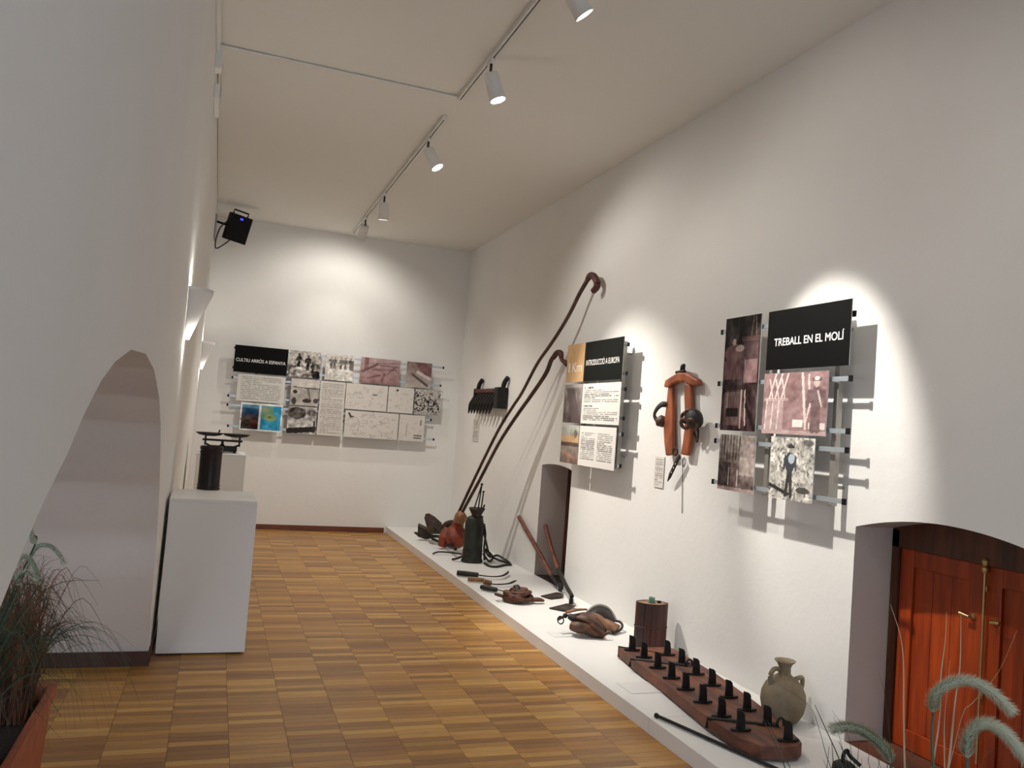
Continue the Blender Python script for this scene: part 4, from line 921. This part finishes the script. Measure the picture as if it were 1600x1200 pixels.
fme = MB().prism([Vector((x, y, 0)) for x, y in ((-.055, -.006), (-.02, -.018), (.02, -.018), (.055, -.006), (.055, .006), (.02, .018), (-.02, .018), (-.055, .006))], (0, 0, .010)).mesh('blade_foot'); fme.materials.append(M['blackm'])
rot = math.atan2(-.12, .99)
for (a, b_) in BL:
    p = T_(940+a*.25, 900+b_*.25, .002)
    o = link(bpy.data.objects.new('iron_blade', bme)); o.parent = tbd; o.location = p-Vector(tbd.location)+Vector((0, 0, .004)); o.rotation_euler.z = rot
    f_ = link(bpy.data.objects.new('blade_foot', fme)); f_.parent = o; f_.location = (0, 0, -.004)
for (a, b_) in (((985, 1029), (1072, 1040)), ((1105, 1122), (1214, 1134))):
    p, q_ = T_(*a, .004), T_(*b_, .004)
    MB().tube([p+Vector((0, 0, -.05)), p, q_], .010, 6).build('iron_crossbar', 'blackm', tbd)
    MB().torus(q_+Vector((.022, 0, .012)), .026, .007, nrm=(.25, -1, .1), n=18, m=6).build('iron_ring', 'blackm', tbd)

# iron rod, jug, lamp, captions
ra, rb = G(1026, 1118, .014), G(1215, 1202, .014); rd_ = (rb-ra).normalized()
ir = thing('iron_rod', 'long thin black iron rod lying in front of the threshing board', 'iron rod', ra)
MB().tube([ra, rb+rd_*.08], .0095, 8).build('rod', 'blackm', ir)
MB().lathe(ra, [(0, -.016), (.013, -.008), (.013, .006), (0, .012)], 10, axis=rd_).build('rod_end', 'blackm', ir)
j0 = G(1253, 1131); j0 = Vector((3.085, j0.y+.05, HP)); s = .325/.33
jg = thing('clay_jug', 'grey clay jug with flared neck and two small handles', 'jug', j0)
MB().lathe(j0, [(0, 0), (.06, 0), (.085, .015), (.112, .06), (.122, .11), (.118, .16), (.1, .2), (.07, .235), (.045, .25), (.034, .262), (.032, .295), (.042, .318), (.055, .328), (.058, .335), (.05, .333), (.032, .31), (.026, .28), (0, .27)], 36).build('body', 'clay', jg)
for sgn in (-1, 1):
    MB().tube(sm([j0+Vector((sgn*.035, 0, .285)), j0+Vector((sgn*.07, -.0, .288)), j0+Vector((sgn*.093, 0, .255)), j0+Vector((sgn*.088, 0, .205))] if sgn < 0 else
              [j0+Vector((.06, -.02, .235)), j0+Vector((.095, -.025, .245)), j0+Vector((.108, -.02, .215)), j0+Vector((.1, -.02, .18))]), .013, 8).build('handle', 'clay', jg)
l0 = G(1318, 1212)
lp = thing('iron_lamp', 'small black iron lamp with a hooked handle at the plinth edge', 'iron lamp', l0)
MB().lathe(l0, [(0, 0), (.05, 0), (.055, .01), (.052, .05), (.03, .065), (.0, .066)], 20).build('body', 'blackm', lp)
MB().tube(sm([l0+Vector((-.01, 0, .06)), l0+Vector((-.005, 0, .10)), l0+Vector((.015, 0, .115)), l0+Vector((.03, 0, .09)), l0+Vector((.075, -.02, .05))]), .009, 8).build('hook', 'blackm', lp)
for i, (p, w, d, lab) in enumerate((((860, 992), .20, .14, 'acrylic caption sheet on the plinth near the saddle'), ((975, 1076), .27, .2, 'acrylic caption sheet on the plinth near the iron rod'), ((1207, 1101), .07, .10, 'acrylic caption sheet on the plinth behind the threshing board'))):
    q_ = G(*p); tag(MB().box((q_.x, q_.y-d/2, HP+.0003), (q_.x+w, q_.y+d/2, HP+.004)).build('caption_sheet', 'paper'), lab, 'caption', 'caption sheets')

# ------------------------------------------------------------------ ornamental grasses in planters
def seed_head(pts, parent, r, fuzz_n, fl):
    pts = sm(pts, 6); n = len(pts)
    o = MB().tube(pts, lerpl([r*.6, r, r, r*.9, r*.4], n), 8).build('seed_head', 'head', parent)
    mb = MB(); rs = random.Random(n+fuzz_n)
    for i in range(fuzz_n):
        t = rs.uniform(0, n-1.01); k = int(t); p = pts[k].lerp(pts[k+1], t-k); d = (pts[k+1]-pts[k]).normalized()
        q = Vector((rs.gauss(0, 1), rs.gauss(0, 1), rs.gauss(0, 1))); q = (q-d*q.dot(d)).normalized()
        tip = p + (q*.8+d*.6)*fl*rs.uniform(.6, 1.1); s_ = q.cross(d)*.0009
        mb.add([p+q*r*.5-s_, p+q*r*.5+s_, tip], [(0, 1, 2)])
    f = mb.build('bristles', 'fuzz', o); f['kind'] = 'stuff'
def blade_strip(mb, pts, w):
    pts = sm(pts, 4); n = len(pts)
    for i in range(n-1):
        a, b = pts[i], pts[i+1]; d = (b-a); s_ = d.cross(Vector((.3, .8, .1)))
        s_ = s_.normalized() if s_.length > 1e-6 else Vector((1, 0, 0))
        wa, wb = w*(1-.9*i/n), w*(1-.9*(i+1)/n)
        mb.add([a-s_*wa, a+s_*wa, b+s_*wb, b-s_*wb], [(0, 1, 2, 3)], True)
def planter(cx, cy, hx, hy, h, label, fl=.03):
    t = thing('planter_box', label, 'planter', (cx, cy, 0), 'terracotta coloured planters')
    o = MB()
    O = [(-hx, -hy), (hx, -hy), (hx, hy), (-hx, hy)]; sc = .9
    vs = [(cx+x*sc, cy+y*sc, .03) for x, y in O]+[(cx+x, cy+y, h) for x, y in O]+[(cx+x-.02*np.sign(x), cy+y-.02*np.sign(y), h) for x, y in O]+[(cx+x-.03*np.sign(x), cy+y-.03*np.sign(y), h-.06) for x, y in O]
    fs = [(3, 2, 1, 0)]+[(k*4+i, k*4+(i+1) % 4, (k+1)*4+(i+1) % 4, (k+1)*4+i) for k in range(3) for i in range(4)]
    o.add(vs, fs); o.build('box', 'planter', t, bevel=.006)
    r_ = MB(); r_.box((cx-hx-.008, cy-hy-.008, h-.05), (cx+hx+.008, cy-hy+.001, h)); r_.box((cx-hx-.008, cy+hy-.001, h-.05), (cx+hx+.008, cy+hy+.008, h)); r_.box((cx-hx-.008, cy-hy, h-.05), (cx-hx+.001, cy+hy, h)); r_.box((cx+hx-.001, cy-hy, h-.05), (cx+hx+.008, cy+hy, h))
    r_.build('rim', 'planter', t)
    MB().box((cx-hx+.03, cy-hy+.03, h-.08), (cx+hx-.03, cy+hy-.03, h-.055)).build('soil', 'soil', t)
    for sx in (-1, 1):
        for sy2 in (-1, 1): MB().lathe((cx+sx*hx*.7, cy+sy2*hy*.7, 0), [(.03, 0), (.03, .03)], 12).build('foot', 'blackp', t)
DN = 1.85
def N(px, py, d=DN):
    v = ray(px, py); return CAM+v*(d/v.dot(_f))
rc = N(1450, 1200); RX, RY = rc.x+.02, rc.y
RH = .46
planter(RX, RY, .17, .32, RH, 'terracotta coloured planter with fountain grass before the pine doors')
rootp = Vector((RX, RY, RH-.05))
gp = thing('fountain_grass', 'fountain grass with bowed fuzzy seed heads before the pine doors', 'ornamental grass', rootp, 'potted ornamental grasses')
heads = [([(1457.6, 1112), (1458, 1098), (1464, 1081), (1483, 1068), (1508, 1063), (1534, 1071), (1557, 1088), (1578, 1109)], 1.85),
         ([(1511, 1183), (1512, 1155), (1523.5, 1136), (1542.6, 1131), (1564, 1141), (1583, 1160), (1602, 1185)], 1.72),
         ([(1392, 1191), (1383, 1172), (1366, 1154), (1345, 1141), (1324, 1136), (1302.5, 1138)], 1.95)]
for pts, d in heads:
    w = [N(*p, d) for p in pts]
    seed_head(w, gp, .0085, 3200, .024)
    b = rootp+Vector((random.uniform(-.05, .05), random.uniform(-.05, .05), 0))
    lowp = N(pts[0][0]-1, pts[0][1]+60, d)
    MB().tube(sm([b, b.lerp(lowp, .5)+Vector((0, 0, .05)), lowp, w[0], w[1]]), .0032, 6).build('stalk', 'grass', gp)
st_ = MB(); long_ = [([(1414, 1205), (1412, 1110), (1411.7, 1037), (1406.5, 992), (1391, 944)], .0032), ([(1481, 1205), (1492, 1100), (1500, 1040), (1501.5, 961)], .0040), ([(1466, 1140), (1470, 1058), (1477, 1000), (1479, 957)], .003),
         ([(1500, 1130), (1520, 1098), (1560, 1050), (1589, 985)], .0012), ([(1476, 1200), (1476, 1130), (1480, 1080), (1484, 1032)], .0022)]
for pts, w in long_:
    a = N(*pts[0]); b = rootp+Vector((random.uniform(-.06, .06), random.uniform(-.08, .08), 0))
    blade_strip(st_, [b, b.lerp(a, .5), a]+[N(*p) for p in pts[1:]], w)
o = st_.build('dry_blades', 'straw', gp); o['kind'] = 'stuff'
gb = MB(); rs = random.Random(5)
for i in range(170):
    b = rootp+Vector((rs.uniform(-.12, .12), rs.uniform(-.26, .26), 0)); a = rs.uniform(0, 6.28); L = rs.uniform(.25, .62); sp2 = rs.uniform(.03, .22)
    t1 = b+Vector((math.cos(a)*sp2*.4, math.sin(a)*sp2*.4, L*.55)); t2 = b+Vector((math.cos(a)*sp2, math.sin(a)*sp2, L*rs.uniform(.72, .95)))
    blade_strip(gb, [b, t1, t2], rs.uniform(.0015, .004))
for pts in ([(1300, 1205), (1280, 1140), (1262, 1100), (1200, 1060)], [(1340, 1210), (1325, 1150), (1300, 1110)], [(1362, 1210), (1358, 1180), (1352, 1160)], [(1395, 1205), (1385, 1100), (1374, 1052)], [(1530, 1205), (1565, 1165), (1598, 1140)]):
    a = N(*pts[0]); b = rootp+Vector((rs.uniform(-.05, .05), rs.uniform(-.08, .08), 0)); blade_strip(gb, [b, b.lerp(a, .5), a]+[N(*p) for p in pts[1:]], .0012)
o = gb.build('leaf_blades', 'grassd', gp); o['kind'] = 'stuff'

LX, LY, LH = -.60, 3.52, .42
planter(-.70, 3.30, .18, .52, LH, 'terracotta coloured planter with grasses standing under the low arch')
def tuft(name, label, root, n, Lr, spr, m, seed, w=(.0015, .004), heads=()):
    t = thing(name, label, 'ornamental grass', root, 'potted ornamental grasses'); rs = random.Random(seed); mb = MB(); root = Vector(root)
    for i in range(n):
        b = root+Vector((rs.uniform(-.1, .1), rs.uniform(-.12, .12), 0)); a = rs.uniform(0, 6.28); L = rs.uniform(*Lr); s_ = rs.uniform(*spr)
        dx, dy = math.cos(a)*s_, math.sin(a)*s_*1.2
        droop = rs.uniform(.45, 1.0)
        blade_strip(mb, [b, b+Vector((dx*.3, dy*.3, L*.6)), b+Vector((dx*.75, dy*.75, L*.95)), b+Vector((dx*1.3, dy*1.3, L*droop))], rs.uniform(*w))
    o = mb.build('leaf_blades', m, t); o['kind'] = 'stuff'
    return t
tg = tuft('fountain_grass', 'dark fountain grass with bowed heads in the planter under the arch', (-.74, 3.05, LH-.05), 480, (.3, .66), (.05, .30), 'grassd', 3)
tuft('russet_grass', 'russet brown grass tuft in the planter under the arch', (-.665, 3.62, LH-.05), 520, (.27, .60), (.02, .22), 'rustgrass', 8, (.001, .0025))
b = MB(); rs = random.Random(4)
for i in range(60):
    a = rs.uniform(-1.2, 1.0); s_ = rs.uniform(.2, .42); r0 = Vector((-.64, 3.6, LH-.05)); dx, dy = math.cos(a)*s_, math.sin(a)*s_
    blade_strip(b, [r0, r0+Vector((dx*.35, dy*.35, .28)), r0+Vector((dx*.8, dy*.8, .30)), r0+Vector((dx*1.15, dy*1.15, rs.uniform(.0, .2)))], .0012)
sg = thing('sedge_tuft', 'thin arching sedge tuft at the end of the arch planter', 'ornamental grass', (-.64, 3.6, LH-.05), 'potted ornamental grasses')
o = b.build('leaf_blades', 'grass', sg); o['kind'] = 'stuff'
def LN(px, py, y=3.3): return P(px, py, 1, y)
for pts, y in (([(44, 885), (48, 868), (60, 853), (78, 853), (92, 866), (99, 880)], 3.4), ([(60, 915), (58, 895), (48, 875), (36, 869), (28, 880)], 3.3), ([(55, 850), (50, 838), (46, 828)], 3.35), ([(28, 915), (30, 898), (45, 895), (58, 905)], 3.25)):
    w = [LN(*p, y) for p in pts]; seed_head(w, tg, .007, 1200, .020)
    bb = Vector((-.72, 3.2, LH-.05)); MB().tube(sm([bb, bb.lerp(w[0], .6)+Vector((0, 0, .05)), w[0], w[1]]), .003, 5).build('stalk', 'grassd', tg)
finish()
